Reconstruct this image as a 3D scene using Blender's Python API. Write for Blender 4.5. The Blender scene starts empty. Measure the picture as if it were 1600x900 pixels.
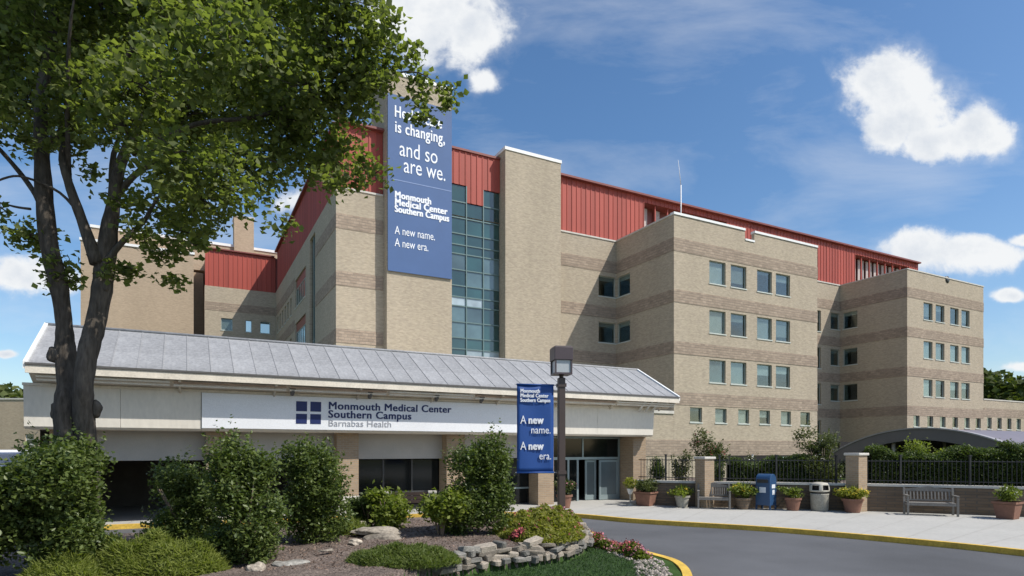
import bpy, bmesh, math, random
import numpy as np
from mathutils import Vector, Matrix
random.seed(3)
R = math.radians
scene = bpy.context.scene
COL = scene.collection

# ------------------------------------------------------------------ camera, light, sky
cam = bpy.data.cameras.new('camera')
cam.sensor_width = 36.0
cam.lens = 21.67
cam.shift_y = 0.158
cam.clip_end = 3000
camo = bpy.data.objects.new('camera', cam)
camo.location = (0, 0, 2.3)
camo.rotation_euler = (R(90), 0, 0)
COL.objects.link(camo)
scene.camera = camo

SUN_AZ, SUN_EL = -22.0, 50.0          # azimuth measured from +X
sdir = Vector((math.cos(R(SUN_AZ))*math.cos(R(SUN_EL)), math.sin(R(SUN_AZ))*math.cos(R(SUN_EL)), math.sin(R(SUN_EL))))
sl = bpy.data.lights.new('sun', 'SUN')
sl.energy = 4.5
sl.angle = R(0.53)
sl.color = (1.0, 0.955, 0.88)
so = bpy.data.objects.new('sun', sl)
so.rotation_euler = sdir.to_track_quat('Z', 'Y').to_euler()
so.location = (20, -10, 60)
COL.objects.link(so)

scene.view_settings.view_transform = 'Standard'
scene.view_settings.look = 'None'
scene.view_settings.exposure = 0.12
scene.view_settings.gamma = 1.0

W = bpy.data.worlds.new("World")
scene.world = W
W.use_nodes = True

def build_world():
    nt = W.node_tree
    N, L = nt.nodes, nt.links
    N.clear()
    out = N.new('ShaderNodeOutputWorld')
    sky = N.new('ShaderNodeTexSky')
    sky.sky_type = 'NISHITA'
    sky.sun_disc = False
    sky.sun_elevation = R(SUN_EL)
    sky.sun_rotation = R(90 - SUN_AZ)
    sky.air_density = 1.0
    sky.dust_density = 1.0
    sky.ozone_density = 1.6
    bg = N.new('ShaderNodeBackground')
    bg.inputs['Strength'].default_value = 0.14
    hs = N.new('ShaderNodeHueSaturation')
    hs.inputs['Saturation'].default_value = 1.22
    L.new(sky.outputs[0], hs.inputs['Color'])
    L.new(hs.outputs[0], bg.inputs['Color'])
    tc = N.new('ShaderNodeTexCoord')
    sep = N.new('ShaderNodeSeparateXYZ')
    L.new(tc.outputs['Generated'], sep.inputs[0])
    def M(op, a, b=None, c=None, clamp=False):
        n = N.new('ShaderNodeMath'); n.operation = op; n.use_clamp = clamp
        for i, x in enumerate((a, b, c)):
            if x is None: continue
            if hasattr(x, 'default_value') or hasattr(x, 'links'): L.new(x, n.inputs[i])
            else: n.inputs[i].default_value = x
        return n.outputs[0]
    def noise(vec, scale, detail=8, rough=0.55, dist=0.0):
        n = N.new('ShaderNodeTexNoise')
        n.inputs['Scale'].default_value = scale; n.inputs['Detail'].default_value = detail
        n.inputs['Roughness'].default_value = rough; n.inputs['Distortion'].default_value = dist
        L.new(vec, n.inputs['Vector'])
        return n.outputs['Fac']
    ysafe = M('MAXIMUM', sep.outputs[1], 0.05)
    a = M('DIVIDE', sep.outputs[0], ysafe)
    b = M('DIVIDE', sep.outputs[2], ysafe)
    cmb = N.new('ShaderNodeCombineXYZ')
    L.new(a, cmb.inputs[0]); L.new(b, cmb.inputs[1])
    P = cmb.outputs[0]
    n1 = noise(P, 9.0, 9, 0.62, 0.3)
    n2 = noise(P, 28.0, 8, 0.6)
    # the day's cumulus, each at its own direction: (x/y, z/y, half width, half height)
    blobs = [(-.135, .715, .125, .095), (-.06, .675, .075, .07), (-.04, .60, .035, .03),
             (.625, .585, .095, .07), (.61, .52, .06, .05), (.655, .545, .08, .06), (.76, .515, .065, .05), (.69, .50, .09, .04),
             (.66, .325, .085, .04), (.75, .32, .10, .035), (.60, .30, .06, .03),
             (-.80, .285, .075, .038), (-.73, .27, .05, .03), (.81, .25, .03, .013), (.83, .34, .035, .014),
             (-.82, .155, .02, .008), (.84, .135, .05, .012), (-.66, .17, .03, .012), (-.30, .40, .10, .03),
             (-1.1, .40, .16, .07), (1.2, .33, .2, .06), (1.05, .62, .14, .09), (-1.0, .95, .2, .12), (.3, 1.25, .25, .12)]
    m = None
    for (x, y, rx, ry) in blobs:
        dx = M('DIVIDE', M('SUBTRACT', a, x), rx)
        dy = M('DIVIDE', M('SUBTRACT', b, y), ry)
        d = M('SQRT', M('ADD', M('MULTIPLY', dx, dx), M('MULTIPLY', dy, dy)))
        v = M('SUBTRACT', 1.0, d)
        m = v if m is None else M('MAXIMUM', m, v)
    m = M('MAXIMUM', m, -1.5)
    dens = M('ADD', m, M('ADD', M('MULTIPLY', M('SUBTRACT', n1, 0.5), 1.7), M('MULTIPLY', M('SUBTRACT', n2, 0.5), .75)))
    mr = N.new('ShaderNodeMapRange'); mr.interpolation_type = 'SMOOTHSTEP'
    mr.inputs['From Min'].default_value = 0.0; mr.inputs['From Max'].default_value = 0.48
    L.new(dens, mr.inputs['Value'])
    cum = mr.outputs[0]
    # thin high streaks
    mp = N.new('ShaderNodeMapping'); mp.inputs['Scale'].default_value = (1.0, 3.2, 1.0); mp.inputs['Rotation'].default_value = (0, 0, R(-28))
    L.new(P, mp.inputs[0])
    c1 = noise(mp.outputs[0], 2.4, 10, 0.62, .35)
    c2 = noise(P, 1.7, 3, 0.5)
    mr2 = N.new('ShaderNodeMapRange'); mr2.inputs['From Min'].default_value = 0.97; mr2.inputs['From Max'].default_value = 1.5
    mr2.inputs['To Max'].default_value = 0.5
    L.new(M('ADD', c1, c2), mr2.inputs['Value'])
    cir = M('MULTIPLY', mr2.outputs[0], 1.0, clamp=True)
    # generic clouds for the half of the sky behind
    g1 = noise(tc.outputs['Generated'], 2.6, 9, 0.6)
    mr3 = N.new('ShaderNodeMapRange'); mr3.interpolation_type = 'SMOOTHSTEP'
    mr3.inputs['From Min'].default_value = 0.56; mr3.inputs['From Max'].default_value = 0.66
    L.new(g1, mr3.inputs['Value'])
    up = M('GREATER_THAN', sep.outputs[2], 0.02)
    back = M('MULTIPLY', mr3.outputs[0], up)
    mry = N.new('ShaderNodeMapRange'); mry.inputs['From Min'].default_value = 0.05; mry.inputs['From Max'].default_value = 0.25
    L.new(sep.outputs[1], mry.inputs['Value'])
    halo = N.new('ShaderNodeMapRange'); halo.interpolation_type = 'SMOOTHSTEP'
    halo.inputs['From Min'].default_value = -0.35; halo.inputs['From Max'].default_value = 0.4; halo.inputs['To Max'].default_value = 0.25
    L.new(M('ADD', dens, M('MULTIPLY', M('SUBTRACT', c1, 0.5), 1.5)), halo.inputs['Value'])
    cir = M('MAXIMUM', cir, halo.outputs[0])
    fr = M('ADD', cum, M('MULTIPLY', cir, M('SUBTRACT', 1.0, cum)), clamp=True)
    mixd = N.new('ShaderNodeMix'); mixd.data_type = 'FLOAT'
    L.new(mry.outputs[0], mixd.inputs[0]); L.new(back, mixd.inputs[2]); L.new(fr, mixd.inputs[3])
    fac = mixd.outputs[0]
    # cloud tone: soft grey bellies
    n3 = noise(P, 11.0, 6, 0.6)
    ramp = N.new('ShaderNodeValToRGB')
    ramp.color_ramp.elements[0].position = 0.10; ramp.color_ramp.elements[0].color = (.62, .68, .77, 1)
    ramp.color_ramp.elements[1].position = 0.60; ramp.color_ramp.elements[1].color = (.90, .92, .94, 1)
    tone = M('SUBTRACT', M('ADD', M('MULTIPLY', n3, 1.3), .12), M('MULTIPLY', M('MINIMUM', M('MAXIMUM', dens, 0.0), 1.2), .38))
    L.new(tone, ramp.inputs[0])
    bg2 = N.new('ShaderNodeBackground'); bg2.inputs['Strength'].default_value = 0.92
    L.new(ramp.outputs[0], bg2.inputs['Color'])
    ms = N.new('ShaderNodeMixShader')
    L.new(fac, ms.inputs[0]); L.new(bg.outputs[0], ms.inputs[1]); L.new(bg2.outputs[0], ms.inputs[2])
    L.new(ms.outputs[0], out.inputs[0])
build_world()

# ------------------------------------------------------------------ materials
MATS = {}
def new_mat(name):
    m = bpy.data.materials.new(name); m.use_nodes = True
    MATS[name] = m
    return m, m.node_tree.nodes, m.node_tree.links, m.node_tree.nodes['Principled BSDF']

def _noise(N, L, vec, scale, detail=5, rough=.55):
    n = N.new('ShaderNodeTexNoise'); n.inputs['Scale'].default_value = scale
    n.inputs['Detail'].default_value = detail; n.inputs['Roughness'].default_value = rough
    L.new(vec, n.inputs['Vector']); return n.outputs['Fac']

def _scale_col(N, L, col, fac, lo, hi):
    """multiply a colour (socket or tuple) by a map of fac into [lo, hi]"""
    mr = N.new('ShaderNodeMapRange'); mr.inputs['From Min'].default_value = .3; mr.inputs['From Max'].default_value = .7
    mr.inputs['To Min'].default_value = lo; mr.inputs['To Max'].default_value = hi
    L.new(fac, mr.inputs['Value'])
    v = N.new('ShaderNodeVectorMath'); v.operation = 'SCALE'
    if isinstance(col, tuple): v.inputs[0].default_value = col[:3]
    else: L.new(col, v.inputs[0])
    L.new(mr.outputs[0], v.inputs['Scale'])
    return v.outputs[0]

def mk(name, col, rough=.8, var=.12, scale=2.0, fine=.06, fscale=30.0, bump=0.0, bscale=40.0, metal=0.0, stretch=(1, 1, 1), island=0.0, objrand=0.0, spec=.5):
    m, N, L, B = new_mat(name)
    tc = N.new('ShaderNodeTexCoord'); mp = N.new('ShaderNodeMapping'); mp.inputs['Scale'].default_value = stretch
    L.new(tc.outputs['Object'], mp.inputs[0]); V = mp.outputs[0]
    c = _scale_col(N, L, tuple(col), _noise(N, L, V, scale), 1-var, 1+var)
    c = _scale_col(N, L, c, _noise(N, L, V, fscale, 3), 1-fine, 1+fine)
    if island:
        g = N.new('ShaderNodeNewGeometry'); c = _scale_col(N, L, c, g.outputs['Random Per Island'], 1-island, 1+island)
    if objrand:
        o = N.new('ShaderNodeObjectInfo'); c = _scale_col(N, L, c, o.outputs['Random'], 1-objrand, 1+objrand)
    L.new(c, B.inputs['Base Color'])
    B.inputs['Roughness'].default_value = rough; B.inputs['Metallic'].default_value = metal
    B.inputs['Specular IOR Level'].default_value = spec
    if bump:
        b = N.new('ShaderNodeBump'); b.inputs['Strength'].default_value = 1.0; b.inputs['Distance'].default_value = bump
        L.new(_noise(N, L, V, bscale, 4), b.inputs['Height']); L.new(b.outputs[0], B.inputs['Normal'])
    return m

def brick_mat(name, c1, c2, mortar, bw=.21, bh=.072, mort=.008, var=.1, bump=.006, stain=.1, rough=.9):
    m, N, L, B = new_mat(name)
    tc = N.new('ShaderNodeTexCoord'); sp = N.new('ShaderNodeSeparateXYZ'); L.new(tc.outputs['Object'], sp.inputs[0])
    ad = N.new('ShaderNodeMath'); L.new(sp.outputs[0], ad.inputs[0]); L.new(sp.outputs[1], ad.inputs[1])
    cb = N.new('ShaderNodeCombineXYZ'); L.new(ad.outputs[0], cb.inputs[0]); L.new(sp.outputs[2], cb.inputs[1])
    br = N.new('ShaderNodeTexBrick'); L.new(cb.outputs[0], br.inputs['Vector'])
    br.inputs['Color1'].default_value = (*c1, 1); br.inputs['Color2'].default_value = (*c2, 1); br.inputs['Mortar'].default_value = (*mortar, 1)
    br.inputs['Scale'].default_value = 1.0; br.inputs['Brick Width'].default_value = bw; br.inputs['Row Height'].default_value = bh
    br.inputs['Mortar Size'].default_value = mort; br.inputs['Bias'].default_value = 0.0
    # blotches bigger than one brick, drawn out along the courses
    mp = N.new('ShaderNodeMapping'); mp.inputs['Scale'].default_value = (1.6, 5.5, 1); L.new(cb.outputs[0], mp.inputs[0])
    c = _scale_col(N, L, br.outputs['Color'], _noise(N, L, mp.outputs[0], 1.4, 6, .7), 1-var, 1+var)
    mp2 = N.new('ShaderNodeMapping'); mp2.inputs['Scale'].default_value = (.5, .12, 1); L.new(cb.outputs[0], mp2.inputs[0])
    c = _scale_col(N, L, c, _noise(N, L, mp2.outputs[0], .9, 5, .6), 1-stain, 1+stain)
    L.new(c, B.inputs['Base Color']); B.inputs['Roughness'].default_value = rough; B.inputs['Specular IOR Level'].default_value = .2
    b = N.new('ShaderNodeBump'); b.inputs['Distance'].default_value = bump; b.inputs['Strength'].default_value = 1
    b.invert = True
    L.new(br.outputs['Fac'], b.inputs['Height']); L.new(b.outputs[0], B.inputs['Normal'])
    return m

def leaf_mat(name, dark, light, trans=.35, rough=.55):
    m, N, L, B = new_mat(name)
    g = N.new('ShaderNodeNewGeometry')
    rp = N.new('ShaderNodeValToRGB')
    e = rp.color_ramp.elements; e[0].position = 0; e[0].color = (*dark, 1); e[1].position = 1; e[1].color = (*light, 1)
    tc = N.new('ShaderNodeTexCoord')
    nz = _noise(N, L, tc.outputs['Object'], 1.7, 3)
    a = N.new('ShaderNodeMath'); a.operation = 'MULTIPLY_ADD'; a.inputs[1].default_value = .6; a.inputs[2].default_value = -.12
    L.new(g.outputs['Random Per Island'], a.inputs[0])
    b = N.new('ShaderNodeMath'); b.operation = 'ADD'; L.new(a.outputs[0], b.inputs[0])
    h = N.new('ShaderNodeMath'); h.operation = 'MULTIPLY'; h.inputs[1].default_value = .6; L.new(nz, h.inputs[0]); L.new(h.outputs[0], b.inputs[1])
    L.new(b.outputs[0], rp.inputs[0])
    L.new(rp.outputs[0], B.inputs['Base Color']); B.inputs['Roughness'].default_value = rough; B.inputs['Specular IOR Level'].default_value = .35
    t = N.new('ShaderNodeBsdfTranslucent')
    v = N.new('ShaderNodeVectorMath'); v.operation = 'MULTIPLY'; v.inputs[1].default_value = (1.25, 1.4, .5); L.new(rp.outputs[0], v.inputs[0]); L.new(v.outputs[0], t.inputs[0])
    mx = N.new('ShaderNodeMixShader'); mx.inputs[0].default_value = trans
    L.new(B.outputs[0], mx.inputs[1]); L.new(t.outputs[0], mx.inputs[2])
    L.new(mx.outputs[0], N['Material Output'].inputs[0])
    return m

def glass_mat(name, col, rough=.06, var=.25, spec=.9, objrand=.2):
    m = mk(name, col, rough=rough, var=var, scale=.5, fine=.0, objrand=objrand, spec=spec)
    B = m.node_tree.nodes['Principled BSDF']; B.inputs['IOR'].default_value = 1.6
    return m

brick_mat('tan_brick', (.50, .42, .305), (.40, .33, .245), (.40, .36, .30), var=.13, stain=.07)
brick_mat('brown_brick', (.50, .385, .27), (.42, .32, .225), (.40, .33, .25), var=.08, stain=.06)
brick_mat('column_brick', (.40, .29, .19), (.33, .24, .16), (.38, .33, .26), var=.09, stain=.04)
brick_mat('split_stone', (.40, .315, .24), (.30, .235, .18), (.30, .25, .20), bw=.40, bh=.195, mort=.018, var=.22, bump=.02, stain=.08)
brick_mat('far_brick', (.47, .38, .27), (.40, .31, .22), (.4, .35, .27), var=.08)
brick_mat('wall_block', (.20, .145, .10), (.155, .115, .08), (.13, .11, .09), bw=.30, bh=.1, mort=.01, var=.15, bump=.008)
mk('coping_white', (.78, .78, .76), .45, .05)
mk('coping_stone', (.56, .53, .47), .8, .1, fine=.1)
mk('red_metal', (.36, .073, .052), .55, .10, .6, .03, stretch=(1, 1, .3), objrand=.09, spec=.35)
mk('red_dark', (.20, .05, .04), .5, .1)
mk('roof_panel', (.272, .275, .282), .65, .13, 1.6, .18, 14, objrand=.05, spec=.3)
mk('roof_trim', (.68, .62, .52), .6, .1, 3, .1, 20)
mk('rust_trim', (.36, .24, .16), .7, .2)
mk('gutter_dark', (.10, .095, .09), .5, .1)
mk('fascia_panel', (.72, .67, .58), .7, .06, 1.2, .05, 12, stretch=(1, 1, .35))
mk('sign_white', (.84, .85, .87), .5, .03, 1)
mk('header_grey', (.42, .40, .37), .8, .06)
mk('navy', (.012, .025, .12), .5, .05)
mk('text_grey', (.33, .34, .38), .6, .05)
mk('text_white', (.80, .82, .86), .6, .03)
mk('banner_blue', (.055, .115, .265), .65, .05, .8, .02)
mk('banner_line', (.20, .28, .48), .6, .05)
mk('lamp_banner_blue', (.008, .06, .25), .6, .04)
mk('window_frame', (.36, .41, .38), .5, .05)
mk('window_sill', (.52, .55, .50), .6, .05)
mk('mullion', (.13, .20, .20), .4, .05)
mk('white_frame', (.75, .75, .72), .5, .05)
mk('dark_frame', (.05, .05, .05), .4, .1)
mk('door_frame', (.30, .37, .38), .35, .05, metal=.3)
glass_mat('pane_dark', (.012, .018, .022))
glass_mat('pane_blind', (.13, .165, .175), .12)
glass_mat('pane_blue', (.035, .045, .085))
glass_mat('curtain_teal', (.020, .065, .062), .08, .3)
glass_mat('curtain_blue', (.075, .125, .135), .10, .3)
glass_mat('curtain_white', (.36, .44, .48), .2, .3)
glass_mat('entry_glass', (.008, .011, .012), .08, spec=.3)
mk('blind_cloth', (.42, .44, .43), .8, .1, objrand=.3)
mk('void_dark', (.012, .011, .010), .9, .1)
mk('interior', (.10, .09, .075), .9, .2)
mk('cream', (.5, .43, .3), .7, .1)
mk('asphalt', (.105, .108, .115), .92, .22, .28, .22, 45, bump=.004, bscale=120, spec=.2)
mk('concrete', (.41, .40, .37), .9, .06, .5, .06, 12, bump=.002, bscale=60, spec=.2)
mk('kerb_yellow', (.62, .40, .06), .75, .16, 2.5, .18, 18, bump=.004)
mk('kerb_old', (.40, .31, .12), .8, .3, 3, .2, 14, bump=.004)
mk('grass_ground', (.07, .10, .03), .95, .3, 1, .25, 14, spec=.1)
mk('mulch', (.17, .135, .115), .95, .22, 1.2, .55, 26, bump=.05, bscale=28, spec=.1)
mk('lawn', (.045, .085, .022), .95, .2, 3, .3, 60, bump=.02, bscale=60, spec=.1)
mk('rock', (.31, .27, .22), .9, .3, 5, .3, 18, bump=.02, bscale=9, objrand=.25, spec=.2)
mk('rock_grey', (.20, .19, .17), .9, .3, 5, .3, 18, bump=.02, bscale=9, objrand=.3, spec=.2)
mk('bark', (.095, .08, .065), .95, .3, 4, .35, 22, bump=.035, bscale=14, stretch=(1, 1, .25), spec=.15)
mk('twig', (.20, .15, .11), .9, .2)
mk('iron', (.02, .02, .022), .45, .1)
mk('bench_wood', (.20, .185, .165), .85, .15, 3, .15, 30)
mk('bench_brown', (.05, .03, .022), .8, .2)
mk('post_pale', (.5, .47, .4), .8, .1)
mk('terracotta', (.21, .105, .07), .85, .15, 6, .08)
mk('soil', (.05, .035, .025), 1, .2)
mk('mailbox_blue', (.022, .065, .15), .4, .05)
mk('mail_label', (.65, .68, .72), .5, .02)
mk('bin_stone', (.33, .31, .26), .9, .15, 10, .3, 60)
mk('bin_lid', (.45, .42, .35), .6, .06)
mk('pole_bronze', (.060, .042, .036), .45, .08)
mk('lamp_bronze', (.075, .055, .06), .4, .08)
mk('lamp_glass', (.42, .44, .45), .12, .1, spec=.8)
mk('vault_metal', (.13, .115, .12), .55, .06, 1, .04)
mk('vault_roof', (.17, .145, .165), .45, .06, 1, .04)
mk('vault_edge', (.30, .28, .29), .45, .05)
mk('antenna', (.7, .7, .7), .4, .02)
mk('louver_pale', (.48, .42, .40), .6, .1)
mk('awning', (.28, .42, .36), .7, .1)
mk('car_paint', (.75, .76, .78), .25, .02)
mk('tyre', (.02, .02, .02), .9, .1)
mk('petal_red', (.36, .07, .08), .7, .1, island=.4)
mk('petal_pink', (.50, .20, .24), .7, .1, island=.4)
mk('petal_yellow', (.70, .50, .04), .7, .1, island=.3)
mk('petal_white', (.72, .70, .62), .7, .1, island=.2)
leaf_mat('leaf_maple', (.075, .105, .036), (.26, .29, .10), .55)
leaf_mat('leaf_holly', (.042, .075, .02), (.18, .22, .06), .36, .42)
leaf_mat('leaf_bright', (.08, .12, .018), (.28, .32, .06), .45)
leaf_mat('leaf_spire', (.11, .15, .025), (.30, .33, .08), .5)
leaf_mat('leaf_juniper', (.06, .095, .022), (.20, .24, .06), .4)
leaf_mat('leaf_hedge', (.03, .055, .012), (.13, .17, .04), .35)
leaf_mat('leaf_sedum', (.10, .125, .02), (.36, .34, .07), .45)
leaf_mat('leaf_lawn', (.022, .055, .014), (.05, .095, .028), .3)
leaf_mat('leaf_far', (.045, .07, .02), (.15, .17, .05), .3, .8)
leaf_mat('leaf_crape', (.040, .065, .018), (.14, .15, .05), .35)
leaf_mat('leaf_lime', (.12, .16, .02), (.40, .38, .05), .35)
M_ = MATS

def thin_glass(name, tint=(.78, .83, .82)):
    m, N, L, B = new_mat(name)
    t = N.new('ShaderNodeBsdfTransparent'); t.inputs[0].default_value = (*tint, 1)
    g = N.new('ShaderNodeBsdfGlossy'); g.inputs['Roughness'].default_value = .04; g.inputs['Color'].default_value = (.82, .88, .86, 1)
    lw = N.new('ShaderNodeLayerWeight'); lw.inputs['Blend'].default_value = .5
    f = N.new('ShaderNodeMapRange'); f.inputs['From Min'].default_value = .1; f.inputs['From Max'].default_value = 1.0; f.inputs['To Min'].default_value = .055; f.inputs['To Max'].default_value = .30; L.new(lw.outputs['Facing'], f.inputs['Value'])
    tc = N.new('ShaderNodeTexCoord'); b = N.new('ShaderNodeBump'); b.inputs['Distance'].default_value = .004
    L.new(_noise(N, L, tc.outputs['Object'], 1.3, 2), b.inputs['Height']); L.new(b.outputs[0], g.inputs['Normal'])
    x = N.new('ShaderNodeMixShader'); L.new(f.outputs[0], x.inputs[0]); L.new(t.outputs[0], x.inputs[1]); L.new(g.outputs[0], x.inputs[2])
    L.new(x.outputs[0], N['Material Output'].inputs[0])
thin_glass('pane_glass')
# ------------------------------------------------------------------ object helpers
OFF = {}
def setp(o, label=None, cat=None, group=None, kind=None):
    if label: o['label'] = label
    if cat: o['category'] = cat
    if group: o['group'] = group
    if kind: o['kind'] = kind
    return o

def thing(name, label, cat, loc=(0, 0, 0), rot=0.0, off=(0, 0, 0), group=None, kind=None):
    o = bpy.data.objects.new(name, None); COL.objects.link(o)
    o.empty_display_size = .3
    o.location = loc; o.rotation_euler = (0, 0, rot)
    OFF[o.name] = Vector(off)
    return setp(o, label, cat, group, kind)

def link(name, me, mat, parent=None, loc=None, kind=None):
    if mat is not None and len(me.materials) == 0: me.materials.append(M_[mat] if isinstance(mat, str) else mat)
    o = bpy.data.objects.new(name, me); COL.objects.link(o)
    if parent is not None:
        o.parent = parent
        if loc is None: loc = -OFF[parent.name] if parent.name in OFF else Vector((0, 0, 0))
        elif parent.name in OFF: loc = Vector(loc) - OFF[parent.name]
    o.location = loc if loc is not None else (0, 0, 0)
    if kind: o['kind'] = kind
    return o

class MB:
    def __init__(s): s.v = []; s.f = []; s.sm = False
    def quad(s, a, b, c, d):
        i = len(s.v); s.v += [a, b, c, d]; s.f.append((i, i+1, i+2, i+3)); return s
    def box(s, x0, x1, y0, y1, z0, z1):
        i = len(s.v)
        s.v += [(x0, y0, z0), (x1, y0, z0), (x1, y1, z0), (x0, y1, z0), (x0, y0, z1), (x1, y0, z1), (x1, y1, z1), (x0, y1, z1)]
        s.f += [(i, i+3, i+2, i+1), (i+4, i+5, i+6, i+7), (i, i+1, i+5, i+4), (i+1, i+2, i+6, i+5), (i+2, i+3, i+7, i+6), (i+3, i, i+4, i+7)]
        return s
    def prism(s, poly, z0, z1):
        """poly: counter-clockwise xy outline"""
        n = len(poly); i = len(s.v)
        s.v += [(p[0], p[1], z0) for p in poly] + [(p[0], p[1], z1) for p in poly]
        s.f.append(tuple(range(i+n-1, i-1, -1))); s.f.append(tuple(range(i+n, i+2*n)))
        for k in range(n):
            j = (k+1) % n; s.f.append((i+k, i+j, i+n+j, i+n+k))
        return s
    def extr(s, prof, axis, a0, a1):
        """extrude a profile [(p,q)] along axis 'x' (p=y,q=z) or 'y' (p=x,q=z)"""
        n = len(prof); i = len(s.v)
        for a in (a0, a1):
            for p, q in prof: s.v.append((a, p, q) if axis == 'x' else (p, a, q))
        s.f.append(tuple(range(i, i+n))); s.f.append(tuple(range(i+2*n-1, i+n-1, -1)))
        for k in range(n):
            j = (k+1) % n; s.f.append((i+k, i+n+k, i+n+j, i+j))
        return s
    def tube(s, pts, rad, seg=8, cap=True):
        pts = [Vector(p) for p in pts]; n = len(pts)
        if not hasattr(rad, '__len__'): rad = [rad]*n
        i0 = len(s.v); ref = Vector((.31, .95, .07))
        for k, p in enumerate(pts):
            d = (pts[min(k+1, n-1)] - pts[max(k-1, 0)]).normalized()
            a = d.cross(ref)
            if a.length < .1: a = d.cross(Vector((1, 0, 0)))
            a.normalize(); b = d.cross(a)
            for j in range(seg):
                t = 2*math.pi*j/seg
                s.v.append(tuple(p + (a*math.cos(t) + b*math.sin(t))*rad[k]))
        for k in range(n-1):
            for j in range(seg):
                q = (j+1) % seg; x = i0+k*seg; y = x+seg
                s.f.append((x+j, x+q, y+q, y+j))
        if cap:
            s.f.append(tuple(range(i0+seg-1, i0-1, -1))); s.f.append(tuple(range(i0+(n-1)*seg, i0+n*seg)))
        s.sm = True
        return s
    def lathe(s, prof, seg=20, cx=0, cy=0):
        i0 = len(s.v); n = len(prof)
        for r, z in prof:
            for j in range(seg):
                t = 2*math.pi*j/seg; s.v.append((cx+r*math.cos(t), cy+r*math.sin(t), z))
        for k in range(n-1):
            for j in range(seg):
                q = (j+1) % seg; x = i0+k*seg; y = x+seg
                s.f.append((x+j, x+q, y+q, y+j))
        s.f.append(tuple(range(i0+seg-1, i0-1, -1))); s.f.append(tuple(range(i0+(n-1)*seg, i0+n*seg)))
        return s
    def mesh(s, name='mesh', smooth=None):
        me = bpy.data.meshes.new(name); me.from_pydata(s.v, [], s.f); me.update()
        if s.sm if smooth is None else smooth: me.shade_smooth()
        return me
    def build(s, name, mat, parent=None, loc=None, kind=None, smooth=None, bevel=0):
        o = link(name, s.mesh(name, smooth), mat, parent, loc, kind)
        if bevel:
            b = o.modifiers.new('bevel', 'BEVEL'); b.width = bevel; b.segments = 2; b.limit_method = 'ANGLE'
        return o

def box(name, mat, dims, parent=None, **k):
    return MB().box(*dims).build(name, mat, parent, **k)

def copy_tree(o, parent=None):
    c = o.copy(); COL.objects.link(c)
    if parent is not None: c.parent = parent
    if o.name in OFF: OFF[c.name] = OFF[o.name]
    for ch in list(o.children): copy_tree(ch, c)
    return c

def wall_cells(mb, P, a0, a1, z0, z1, holes, depth):
    """a wall face with real openings and reveals; P(a, d, z) maps along-wall, inward depth, height to a point"""
    A = sorted({a0, a1, *[h[0] for h in holes], *[h[1] for h in holes]})
    Z = sorted({z0, z1, *[h[2] for h in holes], *[h[3] for h in holes]})
    for i in range(len(A)-1):
        for j in range(len(Z)-1):
            ca, cz = (A[i]+A[i+1])/2, (Z[j]+Z[j+1])/2
            if any(h[0] < ca < h[1] and h[2] < cz < h[3] for h in holes): continue
            mb.quad(P(A[i], 0, Z[j]), P(A[i+1], 0, Z[j]), P(A[i+1], 0, Z[j+1]), P(A[i], 0, Z[j+1]))
    for h in holes:
        x0, x1, y0, y1 = h[:4]
        mb.quad(P(x0, 0, y0), P(x0, depth, y0), P(x0, depth, y1), P(x0, 0, y1))
        mb.quad(P(x1, depth, y0), P(x1, 0, y0), P(x1, 0, y1), P(x1, depth, y1))
        mb.quad(P(x0, 0, y0), P(x1, 0, y0), P(x1, depth, y0), P(x0, depth, y0))
        mb.quad(P(x0, depth, y1), P(x1, depth, y1), P(x1, 0, y1), P(x0, 0, y1))
    return mb

_wm = {}
def window(parent, face, a, plane, ztop, w, h, pane='pane_dark', frame='window_frame', sill='window_sill', depth=.14, mid=False):
    """face 'V': looks along -v from plane v=plane, a = u centre; face 'U': looks along -u from plane u=plane, a = v centre"""
    key = (round(w, 3), round(h, 3), frame, mid)
    if key not in _wm:
        f = MB(); t = .055
        f.box(-w/2, -w/2+t, 0, .08, 0, h).box(w/2-t, w/2, 0, .08, 0, h).box(-w/2+t, w/2-t, 0, .08, h-t, h).box(-w/2+t, w/2-t, 0, .08, 0, t)
        if mid: f.box(-w/2+t, w/2-t, .002, .078, h/2-.03, h/2+.03)
        s = MB().box(-w/2-.05, w/2+.05, -depth-.05, -.002, -.09, -.005)
        p = MB().box(-w/2+t, w/2-t, .035, .05, t, h-t)
        me = [f.mesh('window'), p.mesh('pane'), s.mesh('sill')]
        me[0].materials.append(M_[frame]); me[2].materials.append(M_[sill])
        _wm[key] = me
    f, p, s = _wm[key]
    blind = {'pane_blind': random.choice((1.0, 1.0, .8)), 'pane_blue': random.choice((.15, .35, .5)), 'pane_dark': random.choice((0, 0, .2))}[pane]
    pane = 'pane_glass'
    pk = key + (pane,)
    if pk not in _wm:
        q = p.copy(); q.materials.append(M_[pane]); _wm[pk] = q
    loc = (a, plane+depth, ztop-h) if face == 'V' else (plane+depth, a, ztop-h)
    o = link('window', f, None, parent, loc)
    if face == 'U': o.rotation_euler = (0, 0, R(-90))
    link('pane', _wm[pk], None, o); link('sill', s, None, o)
    if blind:
        bk = key+('blind', blind)
        if bk not in _wm:
            b = MB(); hh = (h-.1)*blind; nb = max(3, int(hh/.09))
            for i in range(nb): b.box(-w/2+.06, w/2-.06, .11, .125, h-.05-hh*(i+1)/nb+.006, h-.05-hh*i/nb)
            _wm[bk] = b.mesh('blind'); _wm[bk].materials.append(M_['blind_cloth'])
        link('blind', _wm[bk], None, o)
    return o

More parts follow.
